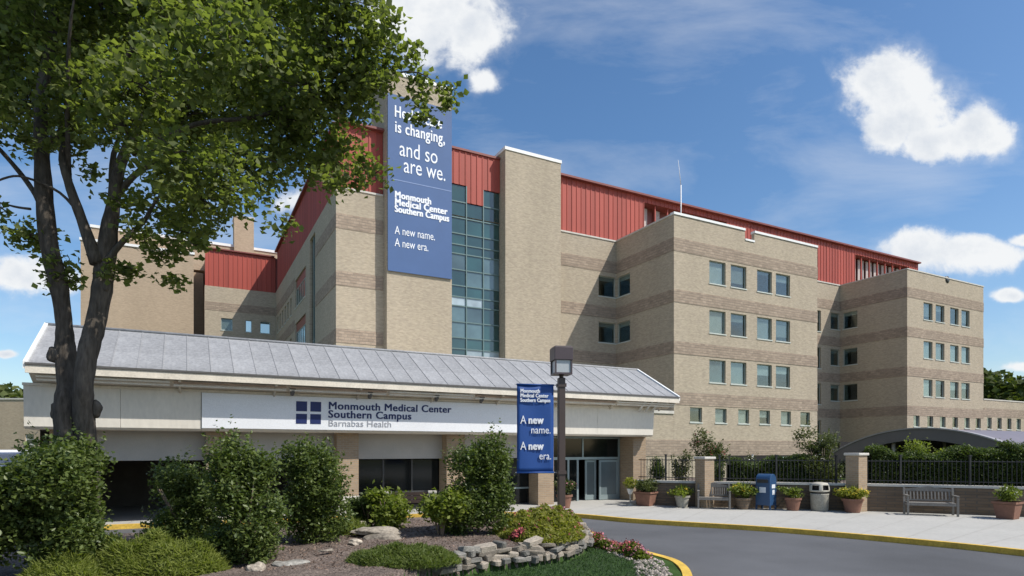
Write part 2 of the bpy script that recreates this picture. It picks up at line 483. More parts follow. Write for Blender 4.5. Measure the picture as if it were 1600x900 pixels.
# ------------------------------------------------------------------ foliage helpers
def leaf_mesh(name, C, size, rs, up=.5, fold=.25, aspect=.62, outward=None, long_axis=None):
    """one folded kite per centre: real leaf faces"""
    n = len(C)
    nr = rs.normal(size=(n, 3)); nr[:, 2] = np.abs(nr[:, 2]) * (1+up*2)
    if outward is not None: nr += outward*1.2
    nr /= np.linalg.norm(nr, axis=1, keepdims=True)
    t = rs.normal(size=(n, 3)) if long_axis is None else long_axis + rs.normal(size=(n, 3))*.25
    t -= nr*np.sum(t*nr, axis=1, keepdims=True); t /= np.linalg.norm(t, axis=1, keepdims=True)+1e-9
    b = np.cross(nr, t)
    sz = size*(.65+.7*rs.random(n))[:, None]
    v = np.empty((n, 4, 3))
    v[:, 0] = C - t*sz*.5
    v[:, 1] = C + b*sz*aspect*.5 - nr*sz*fold*.5 + t*sz*.05
    v[:, 2] = C + t*sz*.5
    v[:, 3] = C - b*sz*aspect*.5 - nr*sz*fold*.5 + t*sz*.05
    idx = np.arange(n)*4
    tri = np.stack([idx, idx+1, idx+2, idx, idx+2, idx+3], axis=1).reshape(-1)
    me = bpy.data.meshes.new(name)
    me.vertices.add(n*4); me.vertices.foreach_set('co', v.reshape(-1).astype(np.float32))
    me.loops.add(n*6); me.loops.foreach_set('vertex_index', tri.astype(np.int32))
    me.polygons.add(n*2); me.polygons.foreach_set('loop_start', (np.arange(n*2)*3).astype(np.int32))
    me.update(calc_edges=True)
    return me

def sprays(rs, clumps, density, spray_n, spray_r, shell=.55):
    """leaf centres gathered in small sprays inside ellipsoid clumps (x,y,z,rx,ry,rz)"""
    out = []
    for (x, y, z, rx, ry, rz) in clumps:
        k = max(3, int(density*(rx*ry+ry*rz+rx*rz)))
        d = rs.normal(size=(k, 3)); d /= np.linalg.norm(d, axis=1, keepdims=True)
        r = shell + (1-shell)*rs.random(k)**.7
        low = rs.random(k) < .3; r[low] = rs.random(low.sum())
        c = d*r[:, None]*np.array([rx, ry, rz]) + np.array([x, y, z])
        m = np.repeat(c, spray_n, axis=0) + rs.normal(size=(k*spray_n, 3))*spray_r*np.array([1, 1, .6])
        out.append(m)
    return np.concatenate(out)

def shrub(label, loc, rx, ry, h, n, size, mat, seed, cat='shrub', group=None, stems=5, lumps=14, name='shrub', petals=None, bare=.12, up=.5, stemmat='twig', cone=0.0):
    rs = np.random.RandomState(seed)
    t = thing(name, label, cat, loc, group=group)
    cl = []
    for i in range(lumps):
        a = rs.random()*6.283; q = rs.random()**.5; zz = h*(bare+.12+(.80-bare)*rs.random())
        taper = (1-cone*zz/h)*(1 if zz > h*.3 else .85)
        s = .22+.22*rs.random()
        cl.append((math.cos(a)*rx*(1-s)*q*taper, math.sin(a)*ry*(1-s)*q*taper, zz, rx*s, ry*s, h*s*.55))
    C = sprays(rs, cl, 1.0, 1, .01)
    k = int(n*.74) // 12
    w = np.array([c[3]*c[4] for c in cl]); w /= w.sum()
    pick = rs.choice(len(cl), k, p=w); cc = np.array(cl)[pick]
    d = rs.normal(size=(k, 3)); d /= np.linalg.norm(d, axis=1, keepdims=True)
    r = (.45+.6*rs.random(k)**.8)[:, None]
    cen = cc[:, :3] + d*r*cc[:, 3:]
    cen[:, 2] = np.maximum(cen[:, 2], .04)
    P = np.repeat(cen, 12, axis=0) + rs.normal(size=(k*12, 3))*size*.9
    # shoots that break the outline
    ns = int(46*(rx+ry)*max(1, h)); ci = cc[rs.randint(0, k, ns)]
    d2 = rs.normal(size=(ns, 3)); d2[:, 2] = np.abs(d2[:, 2])*.7; d2 /= np.linalg.norm(d2, axis=1, keepdims=True)
    b0 = ci[:, :3]+d2*ci[:, 3:]*.9; dr = d2*.6+np.array([0, 0, .75]); L_ = (.10+.22*rs.random(ns))*min(1, h/1.3)
    tt = np.linspace(0, 1, 11)[None, :, None]
    Q = (b0[:, None, :]+dr[:, None, :]*L_[:, None, None]*tt).reshape(-1, 3)+rs.normal(size=(ns*11, 3))*size*.38
    P = np.concatenate([P, Q])
    P[:, 2] = np.maximum(P[:, 2], .02)
    link('foliage', leaf_mesh('foliage', P, size, rs, up=up), mat, t, (0, 0, 0))
    st = MB()
    for i in range(stems):
        a = rs.random()*6.283; e = Vector((math.cos(a)*rx*.55, math.sin(a)*ry*.55, h*.75))
        m1 = Vector((e.x*.35, e.y*.35, h*.3))
        st.tube([(e.x*.08, e.y*.08, -.15), m1, e], [.022, .016, .006], 5)
    st.build('stem', stemmat, t, (0, 0, 0))
    if petals:
        pm, pn, ps = petals
        cen = cc[rs.choice(k, pn)]
        d = rs.normal(size=(pn, 3)); d[:, 2] = np.abs(d[:, 2])+.3; d /= np.linalg.norm(d, axis=1, keepdims=True)
        P = cen[:, :3] + d*1.05*cen[:, 3:]
        P = np.repeat(P, 5, axis=0) + rs.normal(size=(pn*5, 3))*ps*.6
        link('flowers', leaf_mesh('flowers', P, ps, rs, up=1), pm, t, (0, 0, 0))
    return t

def text(s, parent, x, y, z, size, width, mat, bold=0.0, ext=.008, name='lettering'):
    cu = bpy.data.curves.new(name, 'FONT'); cu.body = s; cu.size = size; cu.extrude = ext; cu.offset = 0
    cu.resolution_u = 3; cu.space_character = 1.07 if bold else 1.0
    cu.materials.append(M_[mat])
    o = bpy.data.objects.new(name, cu); COL.objects.link(o)
    o.parent = parent
    o.location = Vector((x, y, z)) - OFF.get(parent.name, Vector((0, 0, 0)))
    o.rotation_euler = (R(90), 0, 0)
    TX.append((o, width, bold))
    return o
TX = []

# ------------------------------------------------------------------ ground, road, pavement
box_ground = MB().quad((-900, -300, -.06), (900, -300, -.06), (900, 1500, -.06), (-900, 1500, -.06)).build('ground', 'grass_ground', kind='structure')
MB().quad((-60, -25, 0), (60, -25, 0), (60, 33, 0), (-60, 33, 0)).build('road', 'asphalt', kind='structure')

ANG = math.atan2(.468, .884)
CU, SU = math.cos(ANG), math.sin(ANG)
def w2(u, v): return (CU*u - SU*v, SU*u + CU*v)

def smooth_line(p, n=6):
    out = []
    for i in range(len(p)-1):
        a = Vector(p[max(i-1, 0)]); b = Vector(p[i]); c = Vector(p[i+1]); d = Vector(p[min(i+2, len(p)-1)])
        for k in range(n):
            t = k/n
            out.append(tuple(.5*((2*b)+(c-a)*t+(2*a-5*b+4*c-d)*t*t+(3*b-a-3*c+d)*t**3)))
    out.append(tuple(p[-1])); return out

def offset_line(p, d):
    out = []
    for i, q in enumerate(p):
        a = Vector(p[max(i-1, 0)][:2]); b = Vector(p[min(i+1, len(p)-1)][:2]); t = (b-a).normalized()
        out.append((q[0]-t.y*d, q[1]+t.x*d))
    return out

def strip_solid(name, mat, line, d0, d1, z0, z1, kind='structure', parent=None, bev=0):
    A = offset_line(line, d0); B = offset_line(line, d1); mb = MB()
    n = len(line)
    for i in range(n):
        mb.v += [(*A[i], z0), (*B[i], z0), (*B[i], z1), (*A[i], z1)]
    for i in range(n-1):
        a, b = 4*i, 4*i+4
        for k in range(4): mb.f.append((a+k, b+k, b+(k+1) % 4, a+(k+1) % 4))
    mb.f.append((0, 1, 2, 3)); mb.f.append((4*n-1, 4*n-2, 4*n-3, 4*n-4))
    return mb.build(name, mat, parent, kind=kind, bevel=bev)

kerb_line = smooth_line([(-26, 11.0), (-18, 14.6), (-11.2, 17.9), (-5, 20.1), (-1, 21.3), (1.95, 20.9), (3.98, 19.2), (7.17, 17.3), (9.6, 15.1), (11.05, 13.3), (12.6, 10.4), (13.4, 6), (13.6, 0), (13.6, -10)])
# line runs left to right; the pavement lies on its left side (away from the camera)
strip_solid('kerb', 'kerb_yellow', kerb_line, 0, .15, -.05, .135)
inner = offset_line(kerb_line, .15)
MB().prism(list(inner) + [(42, -10), (42, 32), (-42, 32), (-42, 11)], -.04, .13).build('pavement', 'concrete', kind='structure')
# expansion joints, cut as thin recessed dark strips across the pavement
jm = MB()
for i in range(8, len(inner)-4, 2):
    a = Vector(inner[i]); b = Vector(inner[i+1]); t = (b-a).normalized(); nn = Vector((-t.y, t.x))
    p, q = a, a+nn*8.5
    o_ = t*.012
    jm.quad((p.x-o_.x, p.y-o_.y, .1335), (p.x+o_.x, p.y+o_.y, .1335), (q.x+o_.x, q.y+o_.y, .1335), (q.x-o_.x, q.y-o_.y, .1335))
mk('joint', (.36, .35, .32), .95, .1)
jm.build('pavement_joints', 'joint', kind='structure')

# ------------------------------------------------------------------ planted island
def xr(y):
    P = [(4, -1.5), (7, 1.0), (9, 2.4), (10.6, 2.93), (11.8, 3.07), (12.6, 2.85), (14, 2.25), (16, 1.95), (17.6, 1.8), (18.4, 1.45), (18.8, .9)]
    return float(np.interp(y, [p[0] for p in P], [p[1] for p in P]))
def xl(y):
    P = [(4, -20), (9.5, -20), (11.5, -15.5), (14.1, -8.9), (16.3, -4.5), (18.0, -1), (18.8, .7)]
    return float(np.interp(y, [p[0] for p in P], [p[1] for p in P]))
outl = [(xr(y), y) for y in np.linspace(4, 18.8, 50)] + [(xl(y), y) for y in np.linspace(18.8, 4, 40)]
# dry stone wall line: the bed is on its far/left side
SW = smooth_line([(1.75, 14.4), (1.62, 13.4), (1.38, 12.55), (1.0, 11.9), (.45, 11.4), (-.2, 11.0), (-.9, 10.4), (-1.7, 9.2), (-2.2, 7.5), (-2.4, 4)], 5)
SWn = np.array(SW)
def wall_side(x, y):
    d = np.hypot(SWn[:, 0]-x, SWn[:, 1]-y); i = int(d.argmin()); a = SWn[max(i-1, 0)]; b = SWn[min(i+1, len(SW)-1)]
    s = (b[0]-a[0])*(y-a[1]) - (b[1]-a[1])*(x-a[0])
    return d[i]*(1 if s < 0 else -1)
def bed_z(x, y):
    d = wall_side(x, y)
    k = min(1, max(0, (d+.02)/.16)); k = k*k*(3-2*k)
    edge = min(xr(y)-x, x-xl(y), 18.8-y)
    e = min(1, max(0, edge/1.6)) if d > .3 else 1
    base = .15 + .30*k*e
    mound = .12*math.exp(-((x+2)**2/16+(y-13.5)**2/9))*k*e
    return base + mound + .012*math.sin(x*5.1+y*3.3)*k + .01*math.sin(x*9.3-y*7.7)*k
ys = np.concatenate([np.arange(4, 9, .4), np.arange(9, 15, .07), np.arange(15, 18.81, .2)])
bed = MB(); lawn = MB(); NX = 170
def row(y):
    a, b = xl(y), xr(y); q = np.concatenate([np.linspace(max(a, -20), max(a, -4.5), 40)[:-1], np.linspace(max(a, -4.5), b, NX)])
    return q
rows = [row(float(y)) for y in ys]
for y, q in zip(ys, rows):
    for x in q: bed.v.append((float(x), float(y), bed_z(float(x), float(y))))
n_ = len(rows[0]); bedf, lawnf = [], []
for j in range(len(ys)-1):
    for i in range(n_-1):
        f = (j*n_+i, j*n_+i+1, (j+1)*n_+i+1, (j+1)*n_+i)
        x, y = bed.v[f[0]][0], bed.v[f[0]][1]
        (lawnf if wall_side(x, y) < 0 else bedf).append(f)
bv = bed.v
bed.f = bedf; bed.build('mulch_bed', 'mulch', kind='structure', smooth=True)
l2 = MB(); l2.v = bv; l2.f = lawnf; l2.build('lawn', 'lawn', kind='structure', smooth=True)
ol = smooth_line([(-1.5, 4), (1.0, 7), (2.4, 9), (2.93, 10.6), (3.07, 11.8), (2.85, 12.6), (2.25, 14), (1.95, 16), (1.8, 17.6), (1.45, 18.4), (.7, 18.85), (-1, 18.0), (-4.5, 16.3), (-8.9, 14.1), (-15.5, 11.5), (-20, 9.5)], 8)
strip_solid('island_kerb', 'kerb_yellow', ol, -.16, .0, -.05, .165)

# ------------------------------------------------------------------ hospital building (u along the front, v into depth)
ROT = ANG
def uvthing(name, label, cat, u, v, group=None):
    x, y = w2(u, v)
    return thing(name, label, cat, (x, y, 0), ROT, (u, v, 0), group)

HB = uvthing('hospital_building', 'long tan brick hospital with projecting wings, brown bands and red metal upper storey', 'hospital', 8.96, 42.3)
FV = 42.3; WV = 35.27
PV = lambda v0: (lambda a, d, z: (a, v0+d, z))
PU = lambda u0: (lambda a, d, z: (u0+d, a, z))
BANDS = [(17.3, 18.3), (13.43, 14.4), (9.55, 10.5), (5.7, 6.65)]
def back_box(mb, u0, u1, v0, v1, z1, skip=''):
    """closing faces of a block: right, back, roof"""
    mb.quad((u1, v0, -.2), (u1, v1, -.2), (u1, v1, z1), (u1, v0, z1))
    mb.quad((u0, v1, -.2), (u1, v1, -.2), (u1, v1, z1), (u0, v1, z1))
    mb.quad((u0, v0, z1-.35), (u1, v0, z1-.35), (u1, v1, z1-.35), (u0, v1, z1-.35))
def cop(name, mat, dims): return box(name, mat, dims, HB)

# -- main front
wf = MB(); wins = []
P = PV(FV)
wall_cells(wf, P, 8.96, 12.4, -.2, 20, [], .3)
holes = [(30.62, 32.38, 15.25, 16.95), (30.62, 32.38, 11.35, 13.05)]
wall_cells(wf, P, 26.2, 32.45, -.2, 20, holes, .16)
holes = [(58.55, 59.35, t-2.2, t) for t in (17.0, 13.1, 9.3, 5.4)] + [(60.95, 62.45, t-1.75, t) for t in (17.0, 13.1, 9.3)]
wall_cells(wf, P, 48.99, 62.55, -.2, 20, holes, .16)
wall_cells(wf, P, 76.6, 77.67, -.2, 20, [], .16)
wf.quad((8.96, FV, 19.7), (77.67, FV, 19.7), (77.67, 58, 19.7), (8.96, 58, 19.7))
wf.quad((77.67, FV, -.2), (77.67, 58, -.2), (77.67, 58, 20), (77.67, FV, 20))
wf.quad((24, 58, -.2), (77.67, 58, -.2), (77.67, 58, 20), (24, 58, 20))
wf.build('wall', 'tan_brick', HB)
for t in (16.95, 13.05): window(HB, 'V', 31.50, FV, t, 1.76, 1.7, 'pane_dark')
for t in (17.0, 13.1, 9.3, 5.4): window(HB, 'V', 58.95, FV, t, .8, 2.2, 'pane_blue' if t > 15 else 'pane_dark')
for t in (17.0, 13.1, 9.3): window(HB, 'V', 61.7, FV, t, 1.5, 1.75, 'pane_dark')
for (a, b) in ((8.962, 12.2), (26.4, 32.43), (49.01, 62.5)):
    for z0, z1 in BANDS[:3] if a < 40 else BANDS:
        box('stone_band', 'split_stone', (a, b, FV-.025, FV+.02, z0, z1), HB)
    cop('coping', 'coping_stone', (a, b, FV-.06, FV+.35, 20, 20.12))

# -- wing builder
def wing(u0, u1, side_holes, front_holes, notch=None):
    mb = MB()
    wall_cells(mb, PV(WV), u0, u1, -.2, 19.25, front_holes, .16)
    if notch:
        for a, b in ((u0, notch[0]), (notch[1], u1)):
            wall_cells(mb, PV(WV), a, b, 19.25, 20, [], .3)
            mb.quad((a, WV+.3, 19.2), (b, WV+.3, 19.2), (b, WV+.3, 20), (a, WV+.3, 20))
        for a in notch: mb.quad((a, WV, 19.25), (a, WV+.3, 19.25), (a, WV+.3, 20), (a, WV, 20))
        mb.quad((notch[0], WV, 19.25), (notch[1], WV, 19.25), (notch[1], WV+.3, 19.25), (notch[0], WV+.3, 19.25))
    else:
        wall_cells(mb, PV(WV), u0, u1, 19.25, 20, [], .3)
        mb.quad((u0, WV+.3, 19.2), (u1, WV+.3, 19.2), (u1, WV+.3, 20), (u0, WV+.3, 20))
    wall_cells(mb, PU(u0), WV, FV, -.2, 20, side_holes, .16)
    mb.quad((u1, WV, -.2), (u1, FV, -.2), (u1, FV, 20), (u1, WV, 20))
    mb.quad((u0, WV+.3, 19.2), (u1, WV+.3, 19.2), (u1, FV, 19.2), (u0, FV, 19.2))
    mb.build('wall', 'tan_brick', HB)
    for z0, z1 in BANDS:
        box('stone_band', 'split_stone', (u0-.025, u1+.02, WV-.025, WV+.02, z0, z1), HB)
        box('stone_band', 'split_stone', (u0-.025, u0+.02, WV+.02, FV-.03, z0, z1), HB)

# wing A (near) : windows measured from the front
rowsA = (17.1, 13.22, 9.35)
cA = [36.96, 39.29, 42.30, 44.55]; cAs = [34.69, 37.33, 39.87, 42.33, 44.92, 47.38]
fh = [(c-.88, c+.88, t-1.78, t) for c in cA for t in rowsA] + [(c-.62, c+.62, 4.42, 5.55) for c in cAs]
sh = [(40.45, 42.15, t-1.7, t) for t in (16.95, 13.05)]
wing(32.45, 48.99, sh, fh, (40.02, 41.10))
pa = ['pane_blind', 'pane_blind', 'pane_blue', 'pane_blue', 'pane_blind', 'pane_blue', 'pane_blind', 'pane_blind', 'pane_blind', 'pane_blind', 'pane_blue', 'pane_blue']
k = 0
for t in rowsA:
    for c in cA: window(HB, 'V', c, WV, t, 1.76, 1.78, pa[k]); k += 1
for i, c in enumerate(cAs): window(HB, 'V', c, WV, 5.55, 1.24, 1.13, ['pane_dark', 'pane_blind', 'pane_blind', 'pane_blue', 'pane_blind', 'pane_dark'][i])
for t in (16.95, 13.05): window(HB, 'U', 41.3, 32.45, t, 1.7, 1.7, 'pane_dark')
# parapet on top of wing A with its lowered scupper gap
for (a, b) in ((32.43, 40.02), (41.12, 49.01)):
    cop('coping', 'coping_white', (a-.03, b, WV-.07, WV+.36, 20.02, 20.2))
cop('coping', 'coping_white', (40.02, 41.10, WV-.06, WV+.34, 19.25, 19.4))
cop('coping', 'coping_stone', (32.38, 32.75, WV+.36, FV, 20.0, 20.13))
# wing B
rowsB = (17.1, 13.22, 9.4)
cB = [66.1, 68.27, 70.95, 73.1]; cBs = [64.1, 66.5, 68.77, 71.1, 73.4, 75.65]; cLs = [77.95, 80.1, 82.25, 84.4, 86.6, 88.8, 91.0]
fh = [(c-.8, c+.8, t-1.72, t) for c in cB for t in rowsB] + [(c-.52, c+.52, 4.6, 5.85) for c in cBs]
sh = [(40.35, 41.95, t-1.75, t) for t in (17.0, 13.1, 9.3)]
wing(62.5, 76.7, sh, fh)
pb = ['pane_blind', 'pane_blue', 'pane_dark', 'pane_blind', 'pane_blind', 'pane_blind', 'pane_blind', 'pane_blind', 'pane_blind', 'pane_dark', 'pane_blue', 'pane_blue']
k = 0
for t in rowsB:
    for c in cB: window(HB, 'V', c, WV, t, 1.6, 1.72, pb[k]); k += 1
for i, c in enumerate(cBs): window(HB, 'V', c, WV, 5.85, 1.04, 1.25, 'pane_dark' if i % 2 else 'pane_blind')
for t in (17.0, 13.1, 9.3): window(HB, 'U', 41.15, 62.5, t, 1.6, 1.75, 'pane_dark')
cop('coping', 'coping_stone', (62.45, 76.75, WV-.05, WV+.35, 20, 20.11))
cop('coping', 'coping_stone', (62.45, 62.82, WV+.35, FV, 20, 20.11))
vent = MB().tube([(0, -.02, 0), (0, .25, 0)], [.36, .36], 14).build('roof_vent', 'dark_frame', HB, (69.6, WV-.02, 19.9))
# low extension right of wing B
mb = MB(); wall_cells(mb, PV(WV), 76.7, 104, -.2, 7.75, [(c-.5, c+.5, 4.6, 5.85) for c in cLs], .16)
mb.quad((76.7, WV, 7.6), (104, WV, 7.6), (104, 52, 7.6), (76.7, 52, 7.6)); mb.quad((104, WV, -.2), (104, 52, -.2), (104, 52, 7.75), (104, WV, 7.75))
mb.build('wall', 'tan_brick', HB)
for i, c in enumerate(cLs): window(HB, 'V', c, WV, 5.85, 1.0, 1.25, 'pane_dark' if i % 3 else 'pane_blind')
box('stone_band', 'split_stone', (76.73, 104, WV-.025, WV+.02, 5.95, 6.85), HB)
cop('coping', 'coping_stone', (76.72, 104, WV-.05, WV+.35, 7.75, 7.87))
# rough base course of wing A, a near-black panel painting a recess's shade below it and a pale green awning
box('stone_band', 'split_stone', (24, 49.02, WV-.04, WV+.02, 1.85, 3.05), HB)
mb = MB(); wall_cells(mb, PV(WV), 24, 32.44, -.2, 5.0, [], .2); mb.quad((24, WV, 4.9), (32.44, WV, 4.9), (32.44, FV, 4.9), (24, FV, 4.9)); mb.build('wall', 'tan_brick', HB)
cop('coping', 'coping_stone', (24, 32.40, WV-.08, WV+.4, 5.0, 5.22))
box('recess_shade_panel', 'void_dark', (38, 48.2, WV-.03, WV-.005, .2, 1.84), HB)
aw = MB(); aw.extr([(WV-.06, 1.7), (WV-.9, 1.25), (WV-.9, 1.15), (WV-.06, 1.15)], 'x', 44.2, 47.8); aw.build('awning', 'awning', HB)
# -- left return wall E (looks left) with red spandrels and tall glass slot
mb = MB()
ehol = [(49.9, 52.3, 3, 19.4)]
for zt in (17.9, 13.9, 9.9):
    ehol.append((54.2, 59.8, zt-2.6, zt))
ehol += [(62+i*1.9, 63+i*1.9, z-1.7, z) for i in range(6) for z in (16.9, 13.0, 9.1)]
wall_cells(mb, PU(8.96), FV, 74.5, -.2, 20, ehol, .25)
mb.quad((8.96, 58, 19.7), (24, 58, 19.7), (24, 74.5, 19.7), (8.96, 74.5, 19.7)); mb.quad((24, 58, -.2), (24, 74.5, -.2), (24, 74.5, 20), (24, 58, 20))
mb.build('wall', 'tan_brick', HB)
for z0, z1 in BANDS[:3]:
    for a, b in ((FV+.03, 49.85), (60.2, 73.9)):
        box('stone_band', 'split_stone', (8.935, 8.98, a, b, z0, z1), HB)
for j in range(6): box('pane', 'curtain_teal', (9.12, 9.16, 49.93, 52.27, 3+j*2.73, 5.68+j*2.73), HB)
box('mullion', 'mullion', (9.05, 9.12, 51.05, 51.13, 3, 19.4), HB)
for zt in (17.9, 13.9, 9.9):
    box('spandrel', 'red_dark', (9.08, 9.16, 54.2, 59.8, zt-.75, zt), HB)
    for i in range(5): window(HB, 'U', 54.2+.56+i*1.12, 8.96, zt-.76, 1.05, 1.8, 'pane_dark', depth=.12)
for i in range(6):
    for z in (16.9, 13.0, 9.1): window(HB, 'U', 62.5+i*1.9, 8.96, z, 1.0, 1.7, 'pane_dark')
# -- far return block F with red upper storey
mb = MB(); wall_cells(mb, PV(74.0), 1.8, 8.96, -.2, 20, [(3.4, 4.55, 15.35, 16.65), (5.85, 6.5, 15.35, 16.65), (7.35, 8.4, 15.35, 16.65)], .2)
mb.quad((1.8, 74, -.2), (1.8, 84, -.2), (1.8, 84, 20), (1.8, 74, 20)); mb.quad((1.8, 74, 19.8), (24, 74, 19.8), (24, 84, 19.8), (1.8, 84, 19.8))
mb.build('wall', 'tan_brick', HB)
window(HB, 'V', 3.975, 74, 16.65, 1.15, 1.3, 'pane_blind'); window(HB, 'V', 6.175, 74, 16.65, .65, 1.3); window(HB, 'V', 7.875, 74, 16.65, 1.05, 1.3, 'pane_blue')
box('stone_band', 'split_stone', (1.78, 8.9, 73.975, 74.02, 17.4, 18.3), HB)

# -- tower with the banner, D-side pilaster
def tower(u0, u1, v0, v1, z1, name='tower'):
    t = MB().box(u0, u1, v0, v1, -.2, z1).build(name, 'tan_brick', HB)
    box('coping', 'coping_white', (u0-.06, u1+.06, v0-.06, v1+.06, z1, z1+.24), HB)
    return t
tower(12.26, 17.08, 41.6, 45.6, 28.35)
tower(21.35, 26.3, 41.4, 44.2, 25.0, 'brick_pier')
# -- glass curtain wall between tower and pier
cols = [(17.08, 18.55), (18.55, 19.95), (19.95, 21.35)]
tops = [22.0, 20.75, 22.0]
zz = []
for s in range(5):
    b = 1.4 + 3.87*s
    zz += [b, b+.68, b+1.5, b+2.68]
zz.append(1.4+3.87*5); zz.append(22.0)
rsg = random.Random(4)
for ci, (a, b) in enumerate(cols):
    zt = tops[ci]
    for i in range(len(zz)-1):
        z0, z1 = zz[i], min(zz[i+1], zt)
        if z0 >= zt-.1 or z1 < 4.5: continue
        r = i % 4
        upper = z0 > 16.6
        if upper: m = 'curtain_teal'
        elif r == 0: m = 'curtain_white' if rsg.random() < .45 else 'curtain_teal'
        elif r == 1: m = 'curtain_teal'
        else: m = rsg.choice(['curtain_blue', 'curtain_blue', 'curtain_teal'])
        box('pane', m, (a+.04, b-.04, FV+.10, FV+.13, z0+.04, z1-.03), HB)
        box('mullion', 'mullion', (a+.03, b-.03, FV+.03, FV+.10, z0-.04, z0+.04), HB)
    for x in ((a,) if ci else (a+.04,)): box('mullion', 'mullion', (x-.04, x+.04, FV, FV+.12, 4.5, max(tops[ci], tops[ci-1] if ci else 0)), HB)
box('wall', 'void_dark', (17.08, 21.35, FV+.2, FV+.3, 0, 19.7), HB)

# -- red standing-seam storey
def panel_mesh(w, h, key={}):
    k = (round(w, 3), round(h, 3))
    if k not in key:
        pr = [(0, 0), (w-.13, 0), (w-.10, -.045), (w-.03, -.045), (w, 0), (w, .03), (0, .03)]
        mb = MB(); mb.v = [(p, q, 0) for p, q in pr] + [(p, q, h) for p, q in pr]
        n = len(pr)
        mb.f = [tuple(range(n-1, -1, -1)), tuple(range(n, 2*n))] + [(i, (i+1) % n, n+(i+1) % n, n+i) for i in range(n)]
        me = mb.mesh('metal_panel'); me.materials.append(M_['red_metal']); key[k] = me
    return key[k]
RV = 42.55; PWD = .48
def red_run(u0, u1, z0=20.0, z1=24.55, v=RV, axis='u'):
    n = max(1, int(round((u1-u0)/PWD))); w = (u1-u0)/n
    me = panel_mesh(w, z1-z0)
    for i in range(n):
        o = link('metal_panel', me, None, HB, (u0+i*w, v, z0) if axis == 'u' else (v, u0+(i+1)*w, z0))
        if axis == 'v': o.rotation_euler = (0, 0, R(-90))
red_run(9.1, 12.26)
red_run(17.1, 18.55, 22.02, 24.55, FV+.02); red_run(18.55, 19.95, 20.77, 24.55, FV+.02); red_run(19.95, 21.35, 22.02, 24.55, FV+.02)
red_run(26.3, 35.7); red_run(35.7, 45.8, 24.1, 24.55); red_run(45.8, 65.5); red_run(65.5, 75.8, 23.95, 24.55); red_run(75.8, 77.6)
red_run(42.7, 74.0, v=9.15, axis='v'); red_run(1.85, 9.0, v=74.15, z1=24.0)
# body of the red storey behind its panels
mb = MB()
def bx4(u0, u1, v0, v1, z0, z1): mb.box(u0, u1, v0, v1, z0, z1)
bx4(9.25, 35.7, 42.62, 57.9, 19.72, 24.5); bx4(35.7, 45.8, 43.6, 57.9, 19.72, 24.5); bx4(45.8, 65.5, 42.62, 57.9, 19.72, 24.5); bx4(65.5, 75.8, 43.6, 57.9, 19.72, 24.5); bx4(75.8, 77.6, 42.62, 57.9, 19.72, 24.5)
bx4(9.25, 23.9, 57.9, 74.2, 19.72, 24.45); bx4(1.9, 23.9, 74.2, 83.9, 19.82, 23.95)
mb.build('upper_storey', 'red_dark', HB)
for (a, b) in ((9.0, 12.26), (17.1, 21.35), (26.3, 77.68)):
    box('metal_trim', 'red_dark', (a, b, 42.2, 42.9, 24.56, 24.72), HB)
box('metal_trim', 'red_dark', (8.85, 9.4, 42.9, 74, 24.56, 24.72), HB)
box('metal_trim', 'red_dark', (1.75, 8.85, 73.9, 74.5, 24.0, 24.14), HB)
# recessed louver bays
for (a, b, zt) in ((35.7, 45.8, 24.1), (65.5, 75.8, 23.95)):
    box('metal_trim', 'red_dark', (a, b, 42.62, 43.6, zt, zt+.4), HB)
    n = 7
    for i in range(n):
        x = a+(b-a)*(i+.5)/n
        if a < 40 and i not in (0, 1): continue
        box('louver', 'louver_pale', (x-(.25 if a < 40 else .52), x+(.25 if a < 40 else .52), 43.3, 43.42, 20, zt-.15), HB)
        for j in range(1): box('post', 'red_metal', (x+.62, x+.74, 42.7, 42.85, 20, zt), HB)
# whip antenna
an = uvthing('antenna', 'thin white whip antenna standing on the hospital roof above the near wing', 'antenna', 35.9, 38.2)
MB().tube([(35.9, 38.2, 19.2), (35.9, 38.2, 24.0)], [.06, .05], 6).tube([(35.9, 38.2, 24.0), (35.6, 38.2, 26.0)], [.03, .015], 5).build('mast', 'antenna', an)
mb = MB().box(35.75, 36.05, 38.05, 38.35, 19.2, 19.32).build('base', 'antenna', an)

# tower banner
TBN = uvthing('tower_banner', 'tall blue fabric banner with white slogan hung on the brick tower', 'banner', 12.3, 41.52)
box('cloth', 'banner_blue', (12.3, 17.04, 41.50, 41.53, 14.65, 26.9), TBN)
box('divider_line', 'banner_line', (12.65, 17.0, 41.49, 41.50, 20.98, 21.04), TBN)
box('hem', 'banner_blue', (12.3, 17.04, 41.47, 41.5, 14.65, 14.8), TBN)
tv = 41.485
for s, x, z, size, wd, bold in (("Health care", 12.75, 25.35, 1.15, 3.45, .018), ("is changing,", 12.78, 24.3, 1.15, 3.65, .018), ("and so", 13.1, 22.75, 1.55, 2.8, 0),
        ("are we.", 13.4, 21.65, 1.55, 3.1, 0), ("Monmouth", 12.78, 19.75, .66, 2.6, .03), ("Medical Center", 12.78, 19.25, .66, 3.85, .03), ("Southern Campus", 12.78, 18.77, .66, 4.0, .03),
        ("A new name.", 12.78, 17.25, .82, 2.95, 0), ("A new era.", 12.78, 16.4, .82, 2.45, 0)):
    text(s, TBN, x, tv, z, size, wd, 'text_white', bold)

